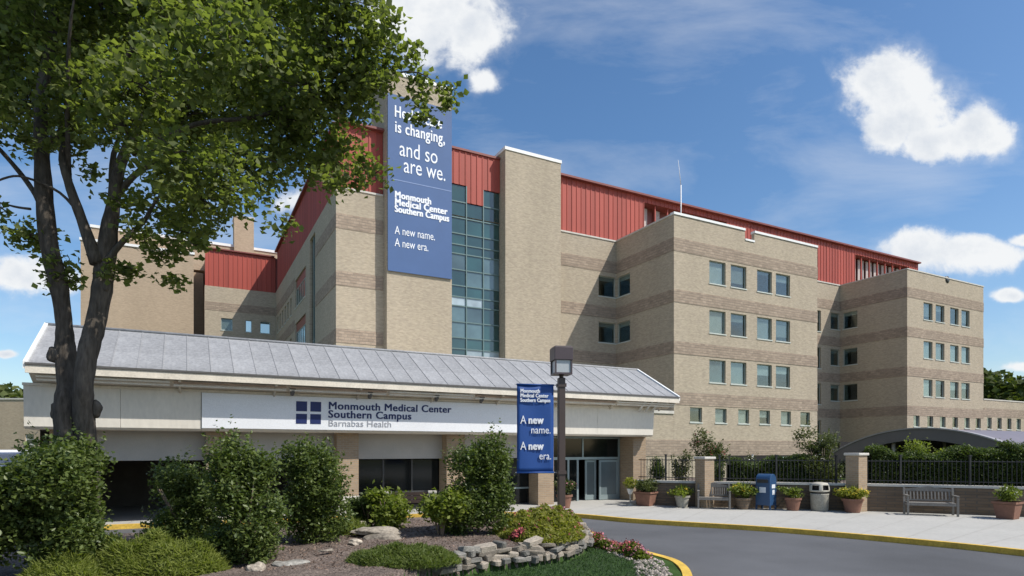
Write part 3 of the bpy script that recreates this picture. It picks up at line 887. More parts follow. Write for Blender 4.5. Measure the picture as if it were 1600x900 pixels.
# ------------------------------------------------------------------ older brick block on the left, behind
OB = uvthing('brick_building', 'plain brown brick block with flat roof and chimney, left behind the tree', 'building', -9.2, 74)
mb = MB(); mb.box(-9.2, .75, 74, 96, -.2, 23.1); mb.build('wall', 'brown_brick', OB)
box('roof_block', 'brown_brick', (-9.0, 12, 80.0, 95.5, 23.1, 26.3), OB)
box('wall', 'brown_brick', (.75, 1.78, 78.5, 96, -.2, 22.4), OB)
box('coping', 'coping_white', (-9.3, .85, 73.9, 74.5, 23.1, 23.35), OB)
box('coping', 'coping_white', (-9.1, 12.1, 79.9, 80.4, 26.3, 26.6), OB)
box('chimney', 'brown_brick', (5.05, 7.2, 79.5, 81.6, 23.1, 29.8), OB)
box('chimney_cap', 'coping_stone', (4.98, 7.27, 79.43, 81.67, 29.8, 30.0), OB)

# ------------------------------------------------------------------ entrance pavilion (canopy)
EP = uvthing('entrance_pavilion', 'low entrance pavilion with grey metal roof, pale fascia and brick columns', 'entrance', -3.6, 20.2)
EV, RVV, ZE, ZR = 19.6, 22.3, 4.5, 5.95
U0, U1 = -3.6, 18.3
# roof body under the panels
rb = MB(); rb.extr([(EV+.03, ZE-.02), (RVV, ZR-.02), (25.0, ZE-.02), (25.0, ZE-.25), (EV+.03, ZE-.12)], 'x', U0+.02, U1-.02); rb.build('roof_body', 'roof_trim', EP)
sl_ = math.hypot(RVV-EV, ZR-ZE); npan = 36; pw = (U1-U0)/npan
pr = [(0, 0), (pw-.022, 0), (pw-.022, .015), (pw, .015), (pw, 0), (pw, -.03), (0, -.03)]
pm = MB()
dv, dz = (RVV-EV)/sl_, (ZR-ZE)/sl_
for t in (0, sl_):
    for p, q in pr: pm.v.append((p, t*dv - q*dz, t*dz + q*dv))
n = len(pr); pm.f = [tuple(range(n)), tuple(range(2*n-1, n-1, -1))] + [(i, n+i, n+(i+1) % n, (i+1) % n) for i in range(n)]
pme = pm.mesh('roof_panel'); pme.materials.append(M_['roof_panel'])
for i in range(npan): link('roof_panel', pme, None, EP, (U0+i*pw, EV, ZE))
pmb = MB()
for t in (0, sl_):
    for p, q in pr: pmb.v.append((p, -t*dv + q*dz, t*dz + q*dv))
pmb.f = [tuple(reversed(f)) for f in pm.f]
bme = pmb.mesh('roof_panel'); bme.materials.append(M_['roof_panel'])
for i in range(npan): link('roof_panel', bme, None, EP, (U0+i*pw, RVV*2-EV, ZE))
MB().tube([(U0-.02, RVV, ZR+.02), (U1+.02, RVV, ZR+.02)], .05, 8).build('ridge_cap', 'roof_panel', EP)
for x in (U0, U1):
    tr = MB(); tr.extr([(EV-.03, ZE-.14), (EV-.03, ZE+.05), (RVV, ZR+.07), (25.1, ZE+.05), (25.1, ZE-.14), (RVV, ZR-.16)], 'x', x-.045, x+.045); tr.build('rake_trim', 'coping_white', EP)
# eave: gutter, board, soffit
box('gutter', 'gutter_dark', (U0, U1, EV-.07, EV-.002, ZE-.035, ZE+.02), EP)
box('eave_board', 'roof_trim', (U0, U1, EV-.04, EV+.02, ZE-.24, ZE-.04), EP)
sf = MB(); sf.extr([(EV+.02, ZE-.19), (20.28, 4.03), (20.28, 4.08), (EV+.02, ZE-.13)], 'x', U0+.05, U1-.05); sf.build('soffit', 'roof_trim', EP)
for i, (z, v, m) in enumerate(((4.20, 19.72, 'rust_trim'), (4.12, 19.80, 'roof_trim'))):
    for s in range(7):
        a = U0+.2+s*3.1; box('soffit_rail', m if (s+i) % 3 else 'roof_trim', (a, a+3.0, v-.05, v+.03, z-.03, z+.02), EP)
# bracket arms under the eave
for i in range(9):
    x = U0+.9+i*2.55
    MB().box(x-.04, x+.04, EV+.05, 20.2, 4.2, 4.28).tube([(x, EV+.12, 4.25), (x, 20.16, 3.95)], .03, 6).build('bracket', 'roof_trim', EP)
for x in (16.6, 16.95, 17.3):
    MB().tube([(x, 19.65, 4.32), (x-.02, 20.1, 3.9)], .045, 6).build('bracket', 'coping_white', EP)
for x in (2.9, 5.3, 7.6, 9.3):
    MB().tube([(x, 19.95, 4.0), (x, 19.8, 4.16)], [.06, .09], 10).build('spotlight', 'gutter_dark', EP)
# fascia box
fas = [(20.2, 4.02), (20.28, 2.92), (20.36, 2.86), (21.4, 2.86), (21.4, 4.02)]
fseg = [(-3.75, -1.6), (-1.6, .41), (.41, 4.0), (4.0, 7.8), (7.8, 11.62), (11.62, 14.6), (14.6, 17.5)]
for a, b in fseg:
    f = MB(); f.extr(fas, 'x', a, b-.008); f.build('fascia_panel', 'fascia_panel', EP)
box('fascia_lip', 'roof_trim', (-3.77, 17.52, 20.16, 20.34, 3.99, 4.06), EP)
# flat roof and solid body behind
box('roof_deck', 'roof_trim', (-3.7, 17.4, 21.42, 41.3, 3.9, 4.02), EP)
# sign board on the fascia
SG = uvthing('fascia_sign', 'long white sign board with navy squares and hospital name on the entrance fascia', 'sign', .42, 20.17)
sb = MB(); sb.extr([(20.158, 3.97), (20.236, 2.94), (20.25, 2.94), (20.19, 3.97)], 'x', .42, 11.62); sb.build('board', 'sign_white', SG)
for x in (3.05, 3.48):
    for z in (3.12, 3.51):
        q0 = 20.150+(3.97-z)*.0757; q1 = 20.150+(3.97-z-.31)*.0757; MB().extr([(q0, z), (q1, z+.31), (q1+.02, z+.31), (q0+.02, z)], 'x', x, x+.33).build('logo_square', 'navy', SG)
for s, x, z, size, wd, m, bold in (("Monmouth Medical Center", 4.03, 3.60, .34, 4.2, 'navy', .010), ("Southern Campus", 4.03, 3.33, .34, 2.75, 'navy', .010), ("Barnabas Health", 4.03, 3.06, .30, 2.05, 'text_grey', 0)):
    o_ = text(s, SG, x, 20.150+(3.97-z)*.0757, z, size, wd, m, bold, .003); o_.rotation_euler = (R(90+4.3), 0, 0)
# columns
for u in (-3.3, .55, 4.45, 8.36, 12.2):
    box('column', 'column_brick', (u, u+.72, 20.85, 21.6, .1, 2.86), EP)
    if u < 9: box('column_base', 'coping_stone', (u-.02, u+.74, 20.83, 21.62, .1, .75), EP)
box('column', 'column_brick', (16.9, 17.6, 20.85, 21.9, .1, 2.86), EP)
# headers between columns, glazing below
for i, (a, b) in enumerate(((-2.58, .55), (1.27, 4.45), (5.17, 8.36), (9.08, 12.2))):
    box('header_panel', 'header_grey', (a, b, 21.3, 21.45, 1.98, 2.86), EP)
    if i in (2, 3):
        nb = 3; w_ = (b-a)/nb
        for k in range(nb):
            box('pane', 'entry_glass', (a+k*w_+.03, a+(k+1)*w_-.03, 21.62, 21.64, .82, 1.94), EP)
            box('pane', 'entry_glass', (a+k*w_+.03, a+(k+1)*w_-.03, 21.62, 21.64, .18, .74), EP)
            if k: box('mullion', 'dark_frame', (a+k*w_-.03, a+k*w_+.03, 21.58, 21.66, .13, 1.98), EP)
        box('mullion', 'door_frame' if i == 3 else 'dark_frame', (a, b, 21.57, 21.67, .75, .81), EP)
        box('mullion', 'dark_frame', (a, b, 21.57, 21.67, .13, .18), EP)
# open drive bay on the left: real depth, dark inside
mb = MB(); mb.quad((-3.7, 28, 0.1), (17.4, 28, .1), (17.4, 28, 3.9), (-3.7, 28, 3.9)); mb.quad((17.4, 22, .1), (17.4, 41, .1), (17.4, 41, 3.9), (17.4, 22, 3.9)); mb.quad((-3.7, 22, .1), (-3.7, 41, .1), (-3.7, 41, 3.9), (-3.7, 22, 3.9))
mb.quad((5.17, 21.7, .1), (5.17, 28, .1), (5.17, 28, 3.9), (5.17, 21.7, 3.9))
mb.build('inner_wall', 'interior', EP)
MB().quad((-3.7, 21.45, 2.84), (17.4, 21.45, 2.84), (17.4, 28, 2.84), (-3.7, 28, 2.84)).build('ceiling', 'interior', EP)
# entrance doors
D = MB()
def dbar(a, b, z0, z1, v=21.75, m='door_frame', nm='door_frame'): box(nm, m, (a, b, v, v+.09, z0, z1), EP)
dbar(12.95, 16.88, 1.88, 1.99); dbar(12.95, 16.88, 2.78, 2.86)
for x in (12.95, 14.15, 14.62, 16.78): dbar(x, x+.09, .13, 1.88)
dbar(14.9, 14.96, 1.99, 2.78); dbar(12.95, 13.02, 1.99, 2.78); dbar(16.8, 16.88, 1.99, 2.78)
box('transom_pane', 'entry_glass', (13.02, 14.9, 21.78, 21.8, 1.99, 2.78), EP); box('transom_pane', 'entry_glass', (14.96, 16.8, 21.78, 21.8, 1.99, 2.78), EP)
box('pane', 'entry_glass', (13.05, 14.14, 21.78, 21.8, .18, 1.87), EP); box('pane', 'entry_glass', (14.25, 14.61, 21.78, 21.8, .18, 1.87), EP)
def door(a, b, v, pane):
    d = MB().box(a, a+.09, v, v+.05, .15, 1.86).box(b-.09, b, v, v+.05, .15, 1.86).box(a+.09, b-.09, v, v+.05, .15, .36).box(a+.09, b-.09, v, v+.05, 1.77, 1.86).build('door', 'door_frame', EP)
    link('pane', MB().box(a+.09, b-.09, v+.02, v+.03, .36, 1.77).mesh('pane'), pane, d, (0, 0, 0))
    return d
door(15.75, 16.75, 21.70, 'pane_blind'); door(15.15, 15.72, 21.9, 'pane_blind')
box('inner_light_wall', 'cream', (15.3, 15.75, 24.5, 24.6, .3, 1.9), EP)

# ------------------------------------------------------------------ arched porte-cochere at the right
VC = uvthing('vaulted_canopy', 'broad purple grey arched vehicle canopy rising behind the hedge at right', 'canopy', 50, 27.6)
def arc(vc, half, zs, zc, n=22):
    # circle through the springings and the crown
    hgt = zc-zs; r = (half*half+hgt*hgt)/(2*hgt); out = []
    for i in range(n+1):
        t = -half+2*half*i/n; out.append((vc+t, zc-r+math.sqrt(r*r-t*t)))
    return out
top = arc(27.4, 7.5, 1.75, 3.95); low = arc(27.4, 6.6, 1.0, 3.05)
low_r = list(reversed(low))
MB().extr(top+low_r, 'x', 50, 50.5).build('arch_fascia', 'vault_metal', VC, smooth=False)
t2 = arc(27.4, 7.6, 1.75, 4.02)
MB().extr(t2+[(p, q-.1) for p, q in reversed(t2)], 'x', 49.9, 50.6).build('arch_trim', 'vault_edge', VC, smooth=False)
MB().extr([(p, q-.02) for p, q in top]+[(p, q-.2) for p, q in reversed(top)], 'x', 50.6, 84).build('vault_roof', 'vault_roof', VC, smooth=False)
for u in (50.6, 58, 66, 74, 82):
    for v in (21.5, 33.7, 29.8):
        MB().tube([(u+.3, v, 0), (u+.3, v, 3.0 if v == 29.8 else 1.9)], .14, 10).build('post', 'louver_pale', VC)
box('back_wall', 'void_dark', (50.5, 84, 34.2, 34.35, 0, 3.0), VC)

# ------------------------------------------------------------------ retaining wall, piers, iron fence
RW = smooth_line([(4.95, 24.6), (6.5, 23.75), (8.5, 23.1), (10.7, 22.45), (12.6, 21.75), (14.2, 21.1), (16.4, 20.05), (19.5, 18.2), (23.5, 15.0), (27, 11)], 5)
RWT = thing('retaining_wall', 'low dark block wall with stone cap behind the benches along the pavement', 'wall', (4.95, 24.6, 0), 0, (4.95, 24.6, 0))
strip_solid('wall', 'wall_block', RW, 0, .34, .1, 1.02, kind=None, parent=RWT)
strip_solid('cap', 'coping_stone', RW, -.04, .38, 1.02, 1.1, kind=None, parent=RWT)
def pier(x, y, h, label):
    t = thing('wall_pier', label, 'pier', (x, y, 0), ANG, group='brick piers in the wall')
    MB().box(-.24, .24, -.24, .24, .1, h).build('shaft', 'column_brick', t, (0, 0, 0))
    MB().box(-.29, .29, -.29, .29, h, h+.09).build('cap', 'coping_stone', t, (0, 0, 0), bevel=.02)
    return t
pier(7.27, 23.25, 1.95, 'brick pier with pale cap rising between the first bench and the pavilion')
pier(12.15, 21.75, 2.1, 'taller brick pier with pale cap behind the yellow planter')
SOIL = strip_solid('raised_bed', 'mulch', RW, .34, 7.0, .0, .93, kind='structure')
FL = offset_line(RW, .17)
FT = thing('iron_fence', 'black iron picket fence standing on the low wall before the hedge', 'fence', (FL[0][0], FL[0][1], 1.1), 0, (FL[0][0], FL[0][1], 1.1))
seg = [0]
for i in range(1, len(FL)): seg.append(seg[-1]+math.hypot(FL[i][0]-FL[i-1][0], FL[i][1]-FL[i-1][1]))
def fat(s):
    return (float(np.interp(s, seg, [p[0] for p in FL])), float(np.interp(s, seg, [p[1] for p in FL])))
bal = MB().box(-.009, .009, -.009, .009, 0, .86).mesh('baluster'); bal.materials.append(M_['iron'])
post = MB().box(-.03, .03, -.03, .03, 0, .98).box(-.045, .045, -.045, .045, .98, 1.02).mesh('fence_post'); post.materials.append(M_['iron'])
s = .15; k = 0
while s < 19.5:
    x, y = fat(s)
    if k % 16 == 8: link('fence_post', post, None, FT, (x, y, 1.1))
    elif math.hypot(x-7.27, y-23.25) > .4 and math.hypot(x-12.15, y-21.75) > .4: link('baluster', bal, None, FT, (x, y, 1.1))
    s += .125; k += 1
for z in (1.22, 1.90):
    pts = [fat(q)+(z,) for q in np.arange(0.05, 19.6, .5)]
    MB().tube(pts, .016, 6).build('rail', 'iron', FT)

# ------------------------------------------------------------------ street lamp with its banner
LX, LY = 1.40, 17.5
bz = bed_z(LX, LY)
SL = thing('street_lamp', 'bronze square lamp post with boxy lantern standing among the flowers', 'street lamp', (LX, LY, bz), R(12), (0, 0, bz))
MB().box(-.095, .095, -.095, .095, bz-.2, 4.34).build('pole', 'pole_bronze', SL, bevel=.012)
MB().box(-.16, .16, -.16, .16, bz-.1, bz+.06).build('base_plate', 'pole_bronze', SL)
MB().tube([(0, 0, 4.30), (0, 0, 4.47)], [.06, .06], 10).build('neck', 'pole_bronze', SL)
for dx, dy in ((-.23, -.23), (.23, -.23), (.23, .23), (-.23, .23)): box('corner_bar', 'lamp_bronze', (dx-.02, dx+.02, dy-.02, dy+.02, 4.46, 4.82), SL)
MB().box(-.25, .25, -.25, .25, 4.42, 4.47).build('lantern_floor', 'lamp_bronze', SL)
MB().box(-.215, .215, -.215, .215, 4.47, 4.82).build('lantern_glass', 'lamp_glass', SL)
MB().box(-.27, .27, -.27, .27, 4.82, 5.19).box(-.24, .24, -.24, .24, 5.19, 5.22).build('lantern_hood', 'lamp_bronze', SL, bevel=.015)
MB().tube([(0, 0, 4.47), (0, 0, 4.6), (0, 0, 4.68)], [.05, .09, .02], 10).build('bulb', 'coping_white', SL)
for z in (4.13, 1.66): MB().tube([(-.09, 0, z), (-1.33, 0, z)], .014, 8).build('banner_arm', 'antenna', SL)
for z in (4.13, 1.66): box('bracket', 'pole_bronze', (-.12, .12, -.12, .12, z-.05, z+.05), SL)
PB = thing('pole_banner', 'small royal blue banner with white words hanging from the lamp post', 'banner', (LX, LY, 0), R(12), (0, 0, 0))
clo = MB()
nx, nz = 10, 18
for j in range(nz+1):
    for i in range(nx+1):
        a, b = i/nx, j/nz
        clo.v.append((-1.29+a*1.06, -.012*math.sin(a*6+b*3), 1.67+b*2.45))
for j in range(nz):
    for i in range(nx): q = j*(nx+1)+i; clo.f.append((q, q+1, q+nx+2, q+nx+1))
co = clo.build('cloth', 'lamp_banner_blue', PB, smooth=True)
sm = co.modifiers.new('thickness', 'SOLIDIFY'); sm.thickness = .008
for z in (4.13, 1.66): MB().tube([(-1.30, 0, z), (-.22, 0, z)], .026, 8).build('sleeve', 'lamp_banner_blue', PB)
for s, x, z, size, wd, bold in (("Monmouth", -1.20, 3.90, .15, .55, .006), ("Medical Center", -1.20, 3.77, .15, .80, .006), ("Southern Campus", -1.20, 3.64, .15, .86, .006),
        ("A", -1.20, 3.03, .33, .17, 0), ("new", -.97, 3.03, .31, .42, .011), ("name.", -.90, 2.76, .30, .56, 0),
        ("A", -1.20, 2.30, .33, .17, 0), ("new", -.97, 2.30, .31, .42, .011), ("era.", -.66, 2.03, .30, .34, 0)):
    text(s, PB, x, -.03, z, size, wd, 'text_white', bold, .004)

# ------------------------------------------------------------------ benches, bin, mailbox, planters
def bench(label, loc, rot, w=1.55):
    t = thing('park_bench', label, 'bench', loc, rot, group='wooden benches by the low wall')
    h = w/2
    for i in range(5): link('seat_slat', MB().box(-h+.05, h-.05, -.27+i*.105, -.27+i*.105+.085, .40, .425).mesh('seat_slat'), 'bench_wood', t, (0, 0, 0))
    for sx in (-1, 1):
        x = sx*(h-.03)
        MB().box(x-.03, x+.03, -.30, -.24, 0, .64).build('leg', 'bench_wood', t, (0, 0, 0), bevel=.005)
        MB().extr([(x-.03, 0), (x+.03, 0), (x+.03, .42), (x-.03, .42)], 'y', .22, .28).build('leg', 'bench_wood', t, (0, 0, 0))
        MB().extr([(.22, .40), (.28, .40), (.34, .90), (.29, .90)], 'x', x-.03, x+.03).build('back_post', 'bench_wood', t, (0, 0, 0))
        MB().box(x-.04, x+.04, -.33, .27, .64, .67).build('armrest', 'bench_wood', t, (0, 0, 0), bevel=.006)
        MB().box(x-.02, x+.02, -.24, .22, .33, .38).build('side_rail', 'bench_wood', t, (0, 0, 0))
    MB().box(-h+.05, h-.05, -.28, -.25, .33, .395).build('front_rail', 'bench_wood', t, (0, 0, 0))
    tr = MB()
    pts = [(-h+.02, .84), (-h*.5, .88), (0, .95), (h*.5, .88), (h-.02, .84)]
    tr.extr([(x, z) for x, z in pts]+[(x, .78) for x, z in reversed(pts)], 'y', .30, .335); tr.build('top_rail', 'bench_wood', t, (0, 0, 0))
    MB().box(-h+.05, h-.05, .245, .275, .46, .51).build('lower_rail', 'bench_wood', t, (0, 0, 0))
    n = 13
    sm = MB().extr([(.25, .50), (.265, .50), (.325, .80), (.31, .80)], 'x', -.021, .021).mesh('back_slat'); sm.materials.append(M_['bench_wood'])
    for i in range(n): link('back_slat', sm, None, t, (-h+.12+i*(w-.24)/(n-1), 0, 0))
    return t
bench('weathered grey wooden bench against the wall between the large right planter and the yellow planter', (13.88, 20.45, .13), R(-21), 1.45)
bench('weathered grey wooden bench beside the blue mailbox and the brick pier', (7.45, 22.75, .13), R(-17), 1.15)

def rounded_box(w, d, z0, z1, zr):
    mb = MB(); prof = [(-d/2, z0), (d/2, z0)]
    n = 12
    for i in range(n+1):
        t = math.pi*i/n; prof.append((d/2*math.cos(t), zr+(z1-zr)*math.sin(t)))
    mb.extr(prof, 'x', -w/2, w/2); return mb
MBX = thing('mailbox', 'blue rounded street mailbox between a planter and the stone litter bin', 'mailbox', (9.25, 22.45, .13), R(-48))
rounded_box(.54, .52, .16, 1.30, 1.04).build('body', 'mailbox_blue', MBX, (0, 0, 0), bevel=.015)
for sx in (-1, 1):
    for sy in (-1, 1): MB().box(sx*.25-.025, sx*.25+.025, sy*.22-.03, sy*.22+.03, 0, .18).build('leg', 'mailbox_blue', MBX, (0, 0, 0))
MB().box(-.20, .20, -.285, -.262, .98, 1.10).build('flap', 'iron', MBX, (0, 0, 0))
MB().box(-.22, .22, -.31, -.27, 1.10, 1.13).build('hood', 'mailbox_blue', MBX, (0, 0, 0))
MB().box(.272, .276, -.12, .14, .78, .92).build('label_plate', 'mail_label', MBX, (0, 0, 0))
MB().box(.272, .276, -.08, .12, .55, .72).build('label_plate', 'mail_label', MBX, (0, 0, 0))
MB().box(-.12, .12, -.268, -.262, .62, .82).build('label_plate', 'mail_label', MBX, (0, 0, 0))

BN = thing('litter_bin', 'stone litter bin with pale two-hole lid in front of the wall', 'bin', (10.95, 21.95, .13), R(-18))
bm_ = MB().lathe([(.26, 0), (.29, .04), (.31, .58), (.32, .62)], 22); bm_.build('body', 'bin_stone', BN, (0, 0, 0), smooth=True)
MB().lathe([(.27, .62), (.27, .70)], 20).build('liner', 'iron', BN, (0, 0, 0), smooth=True)
# lid with two real openings facing the pavement
lid = MB(); seg_ = 32
ring = [(.33, .68), (.335, .74), (.32, .92), (.27, .99), (.1, 1.02)]
for r, z in ring:
    for j in range(seg_): t = 2*math.pi*j/seg_; lid.v.append((r*math.cos(t), r*math.sin(t), z))
for k in range(len(ring)-1):
    for j in range(seg_):
        an_ = (j+.5)/seg_*360
        if k == 1 and any(abs(an_-c) < 21 for c in (240, 300, 60, 120)): continue
        a = k*seg_+j; b = k*seg_+(j+1) % seg_; lid.f.append((a, b, b+seg_, a+seg_))
lid.f.append(tuple(range((len(ring)-1)*seg_, len(ring)*seg_)))
lo_ = lid.build('lid', 'bin_lid', BN, (0, 0, 0), smooth=True)
so_ = lo_.modifiers.new('thickness', 'SOLIDIFY'); so_.thickness = .02
MB().lathe([(.24, .66), (.24, .9)], 16).build('inner_bag', 'void_dark', BN, (0, 0, 0))

def planter(label, loc, r, h, ph, seed, leaf='leaf_bright', petals=('petal_yellow', 30, .06), square=False, pm='terracotta', spill=1.35):
    t = thing('flower_planter', label, 'planter', loc, seed*.7, group='terracotta planters along the pavement')
    if square:
        b = MB(); z0, z1 = 0, h
        for z, q in ((0, r*.72), (h*.86, r*.95), (h*.86, r*1.05), (h, r*1.05)):
            b.v += [(-q, -q, z), (q, -q, z), (q, q, z), (-q, q, z)]
        for k in range(3):
            for j in range(4): b.f.append((4*k+j, 4*k+(j+1) % 4, 4*k+4+(j+1) % 4, 4*k+4+j))
        b.f.append((3, 2, 1, 0)); b.build('pot', pm, t, (0, 0, 0), bevel=.01)
        MB().box(-r*.98, r*.98, -r*.98, r*.98, h-.09, h-.04).build('soil', 'soil', t, (0, 0, 0))
    else:
        MB().lathe([(r*.66, 0), (r*.70, .02), (r*.94, h*.84), (r*1.04, h*.84), (r*1.06, h), (r*.94, h), (r*.92, h-.06)], 24).build('pot', pm, t, (0, 0, 0), smooth=False)
    rs = np.random.RandomState(seed)
    cl = [(rs.normal()*r*.55, rs.normal()*r*.55, h+ph*(.15+.5*rs.random()), r*.55*spill, r*.55*spill, ph*.30) for _ in range(7)]
    P = sprays(rs, cl, 210, 7, .05)
    P = P[P[:, 2] > h*.75]
    link('plant', leaf_mesh('plant', P, .085, rs, up=.3), leaf, t, (0, 0, 0))
    # upright spikes
    d = rs.normal(size=(60, 3))*.18; d[:, 2] = 1
    C = np.zeros((60, 3)); C[:, :2] = rs.normal(size=(60, 2))*r*.35; C[:, 2] = h+ph*.75
    link('spikes', leaf_mesh('spikes', C, ph*.7, rs, aspect=.07, long_axis=d), leaf, t, (0, 0, 0))
    if petals:
        m, n, s = petals
        c = np.array(cl)[rs.randint(0, 7, n)]; d = rs.normal(size=(n, 3)); d[:, 2] = np.abs(d[:, 2])+.2; d /= np.linalg.norm(d, axis=1, keepdims=True)
        P = np.repeat(c[:, :3]+d*c[:, 3:]*1.02, 4, axis=0)+rs.normal(size=(n*4, 3))*s*.5
        link('flowers', leaf_mesh('flowers', P, s, rs, up=1), m, t, (0, 0, 0))
    return t
planter('square terracotta planter with pale trailing plants at the right edge of the wall', (15.6, 19.4, .13), .31, .55, .5, 21, 'leaf_bright', ('petal_white', 16, .06), True)
planter('round terracotta pot of bright yellow flowers beside the stone litter bin', (11.80, 21.35, .13), .33, .48, .42, 22, 'leaf_lime', ('petal_yellow', 70, .06))
planter('round terracotta pot with pale leafy plants between the mailbox and the litter bin', (10.05, 22.05, .13), .28, .46, .38, 23, 'leaf_bright', ('petal_white', 12, .05))
planter('dark pot of yellow green foliage between the small bench and the mailbox', (8.45, 22.55, .13), .30, .42, .55, 24, 'leaf_bright', ('petal_yellow', 40, .06), pm='wall_block')
planter('stone pot with drooping leaves left of the small bench', (6.42, 23.25, .13), .28, .45, .40, 25, 'leaf_bright', ('petal_yellow', 14, .05), pm='bin_stone')
planter('terracotta planter with purple green foliage beside the entrance column', (5.2, 23.95, .13), .34, .55, .5, 26, 'leaf_crape', ('petal_red', 10, .05), True)
planter('planter with reddish flowers standing behind the lamp post at the pavilion column', (1.95, 23.0, .13), .30, .5, .6, 27, 'leaf_crape', ('petal_pink', 26, .06))
# small globe of yellow flowers on a stem by the door
YT = thing('yellow_flower_stand', 'round ball of yellow flowers on a pale stand beside the entrance door', 'flowers', (4.66, 24.3, .13))
rs = np.random.RandomState(31)
P = sprays(rs, [(0, 0, .86, .26, .26, .24)], 700, 4, .03); link('flowers', leaf_mesh('flowers', P, .07, rs, up=.3), 'leaf_lime', YT, (0, 0, 0))
MB().lathe([(.16, 0), (.16, .03), (.03, .06), (.03, .7)], 12).build('stand', 'post_pale', YT, (0, 0, 0))
MB().lathe([(.06, .42), (.13, .60), (.13, .64)], 14).build('pot', 'coping_white', YT, (0, 0, 0))
# bench between pale posts under the pavilion
EB = thing('timber_bench', 'dark brown timber bench between two pale posts before the lobby glass', 'bench', (-3.3, 19.9, .13), ANG*.35)
for x in (-.72, .72): MB().box(x-.11, x+.11, -.11, .11, 0, .76).box(x-.14, x+.14, -.14, .14, .76, .84).build('post', 'post_pale', EB, (0, 0, 0), bevel=.015)
for i in range(3): MB().box(-.61, .61, -.03+i*.01, .01+i*.01, .46+i*.12, .56+i*.12).build('back_slat', 'bench_brown', EB, (0, 0, 0))
for i in range(3): MB().box(-.61, .61, .05+i*.13, .16+i*.13, .40, .44).build('seat_slat', 'bench_brown', EB, (0, 0, 0))

# ------------------------------------------------------------------ stones
def stone_mesh(seed, sx, sy, sz, sub=2, flat=.0):
    bm = bmesh.new(); bmesh.ops.create_icosphere(bm, subdivisions=sub, radius=1)
    r = random.Random(seed); ph = [r.uniform(0, 9) for _ in range(6)]
    for v in bm.verts:
        c = v.co
        # push towards a block, then rough it
        m = max(abs(c.x), abs(c.y), abs(c.z)); k = .62+.38*(1/m)*.85+(flat*r.uniform(-.6, .6))
        n = 1+.10*math.sin(c.x*3.1+ph[0])*math.cos(c.y*2.7+ph[1])+.07*math.sin(c.z*5+ph[2]+c.x*4)
        v.co = Vector((c.x*k*n*sx*(1+.15*math.sin(ph[3]+c.z*2)), c.y*k*n*sy, c.z*k*n*sz*(1+.12*math.sin(ph[4]+c.x*3))))
    me = bpy.data.meshes.new('stone'); bm.to_mesh(me); bm.free()
    return me
DS = thing('dry_stone_wall', 'low dry stone wall of rough brown stones edging the mulch bed above the lawn', 'wall', (.5, 11.4, .15), 0, (.5, 11.4, 0))
def slab_mesh(seed):
    r = random.Random(seed); bm = bmesh.new(); bmesh.ops.create_cube(bm, size=2)
    for v in bm.verts: v.co = Vector((v.co.x*r.uniform(.72, 1.05), v.co.y*r.uniform(.75, 1.05), v.co.z*r.uniform(.7, 1.1)))
    bmesh.ops.bevel(bm, geom=bm.edges[:], offset=.22, segments=1, affect='EDGES', profile=.6)
    for v in bm.verts: v.co += Vector((r.uniform(-.05, .05), r.uniform(-.05, .05), r.uniform(-.09, .09)))
    me = bpy.data.meshes.new('stone'); bm.to_mesh(me); bm.free(); return me
smesh = [slab_mesh(i) for i in range(12)]
for i, m in enumerate(smesh): m.name = 'stone'; m.materials.append(M_['rock' if i % 3 else 'rock_grey'])
rr = random.Random(12)
slen = [0]
for i in range(1, len(SW)): slen.append(slen[-1]+math.hypot(SW[i][0]-SW[i-1][0], SW[i][1]-SW[i-1][1]))
def sat(s): return float(np.interp(s, slen, SWn[:, 0])), float(np.interp(s, slen, SWn[:, 1]))
for course in range(4):
    s = rr.uniform(0, .2)
    while s < 5.6:
        w = rr.choice((.07, .11, .16, .22))*rr.uniform(.8, 1.2); x, y = sat(s+w); x2, y2 = sat(s+w+.1)
        hgt = rr.uniform(.042, .062)*(1.25 if w < .1 else 1)
        if course == 3 and rr.random() < .35: s += w*2; continue
        j = rr.uniform(-.05, .05)
        o = link('stone', rr.choice(smesh), None, DS, (x-.03+course*-.02+j, y-.03+course*.035+j, .16+course*.088+rr.uniform(-.02, .02)))
        o.scale = (w*1.1, rr.uniform(.09, .17), hgt); o.rotation_euler = (rr.uniform(-.2, .2), rr.uniform(-.16, .16), math.atan2(y2-y, x2-x)+rr.uniform(-.45, .45))
        s += w*2+rr.uniform(0, .05)
def rock(label, x, y, z, sx, sy, sz, rot, seed, mat='rock', tilt=0):
    me = stone_mesh(seed, sx, sy, sz, 3); me.materials.append(M_[mat]); me.name = 'boulder'
    o = link('boulder', me, None, None, (x, y, z)); o.rotation_euler = (tilt, 0, rot)
    b = o.modifiers.new('chisel', 'DISPLACE'); tx = bpy.data.textures.get('stone_noise') or bpy.data.textures.new('stone_noise', 'CLOUDS'); tx.noise_scale = .12
    b.texture = tx; b.strength = .04; b.mid_level = .5
    return setp(o, label, 'rock', 'loose rocks in the mulch bed')
rock('large flat topped slab of pale rock lying in the mulch left of the low shrubs', -2.75, 12.45, .66, .46, .26, .085, -.1, 5)
rock('broken tilted rock wedge under the flat slab', -2.55, 12.2, .53, .36, .22, .13, .3, 6, tilt=.2)
rock('small whitish stone standing behind the flat slab', -3.32, 13.3, .66, .19, .15, .12, .4, 7)
rock('flat grey rock in the mulch at the bottom edge beside the dark shrub', -3.55, 9.85, .46, .28, .18, .07, .2, 8, 'rock_grey')
rock('pale rounded rock at the bottom edge below the dark shrub', -3.95, 9.5, .46, .14, .12, .10, .1, 9)
rock('rounded stone at the foot of the feathery green plant', -5.15, 9.05, .50, .15, .13, .11, .1, 10)
rock('thin pale rock flake lying on open mulch', -3.2, 10.6, .57, .14, .06, .02, .5, 11)
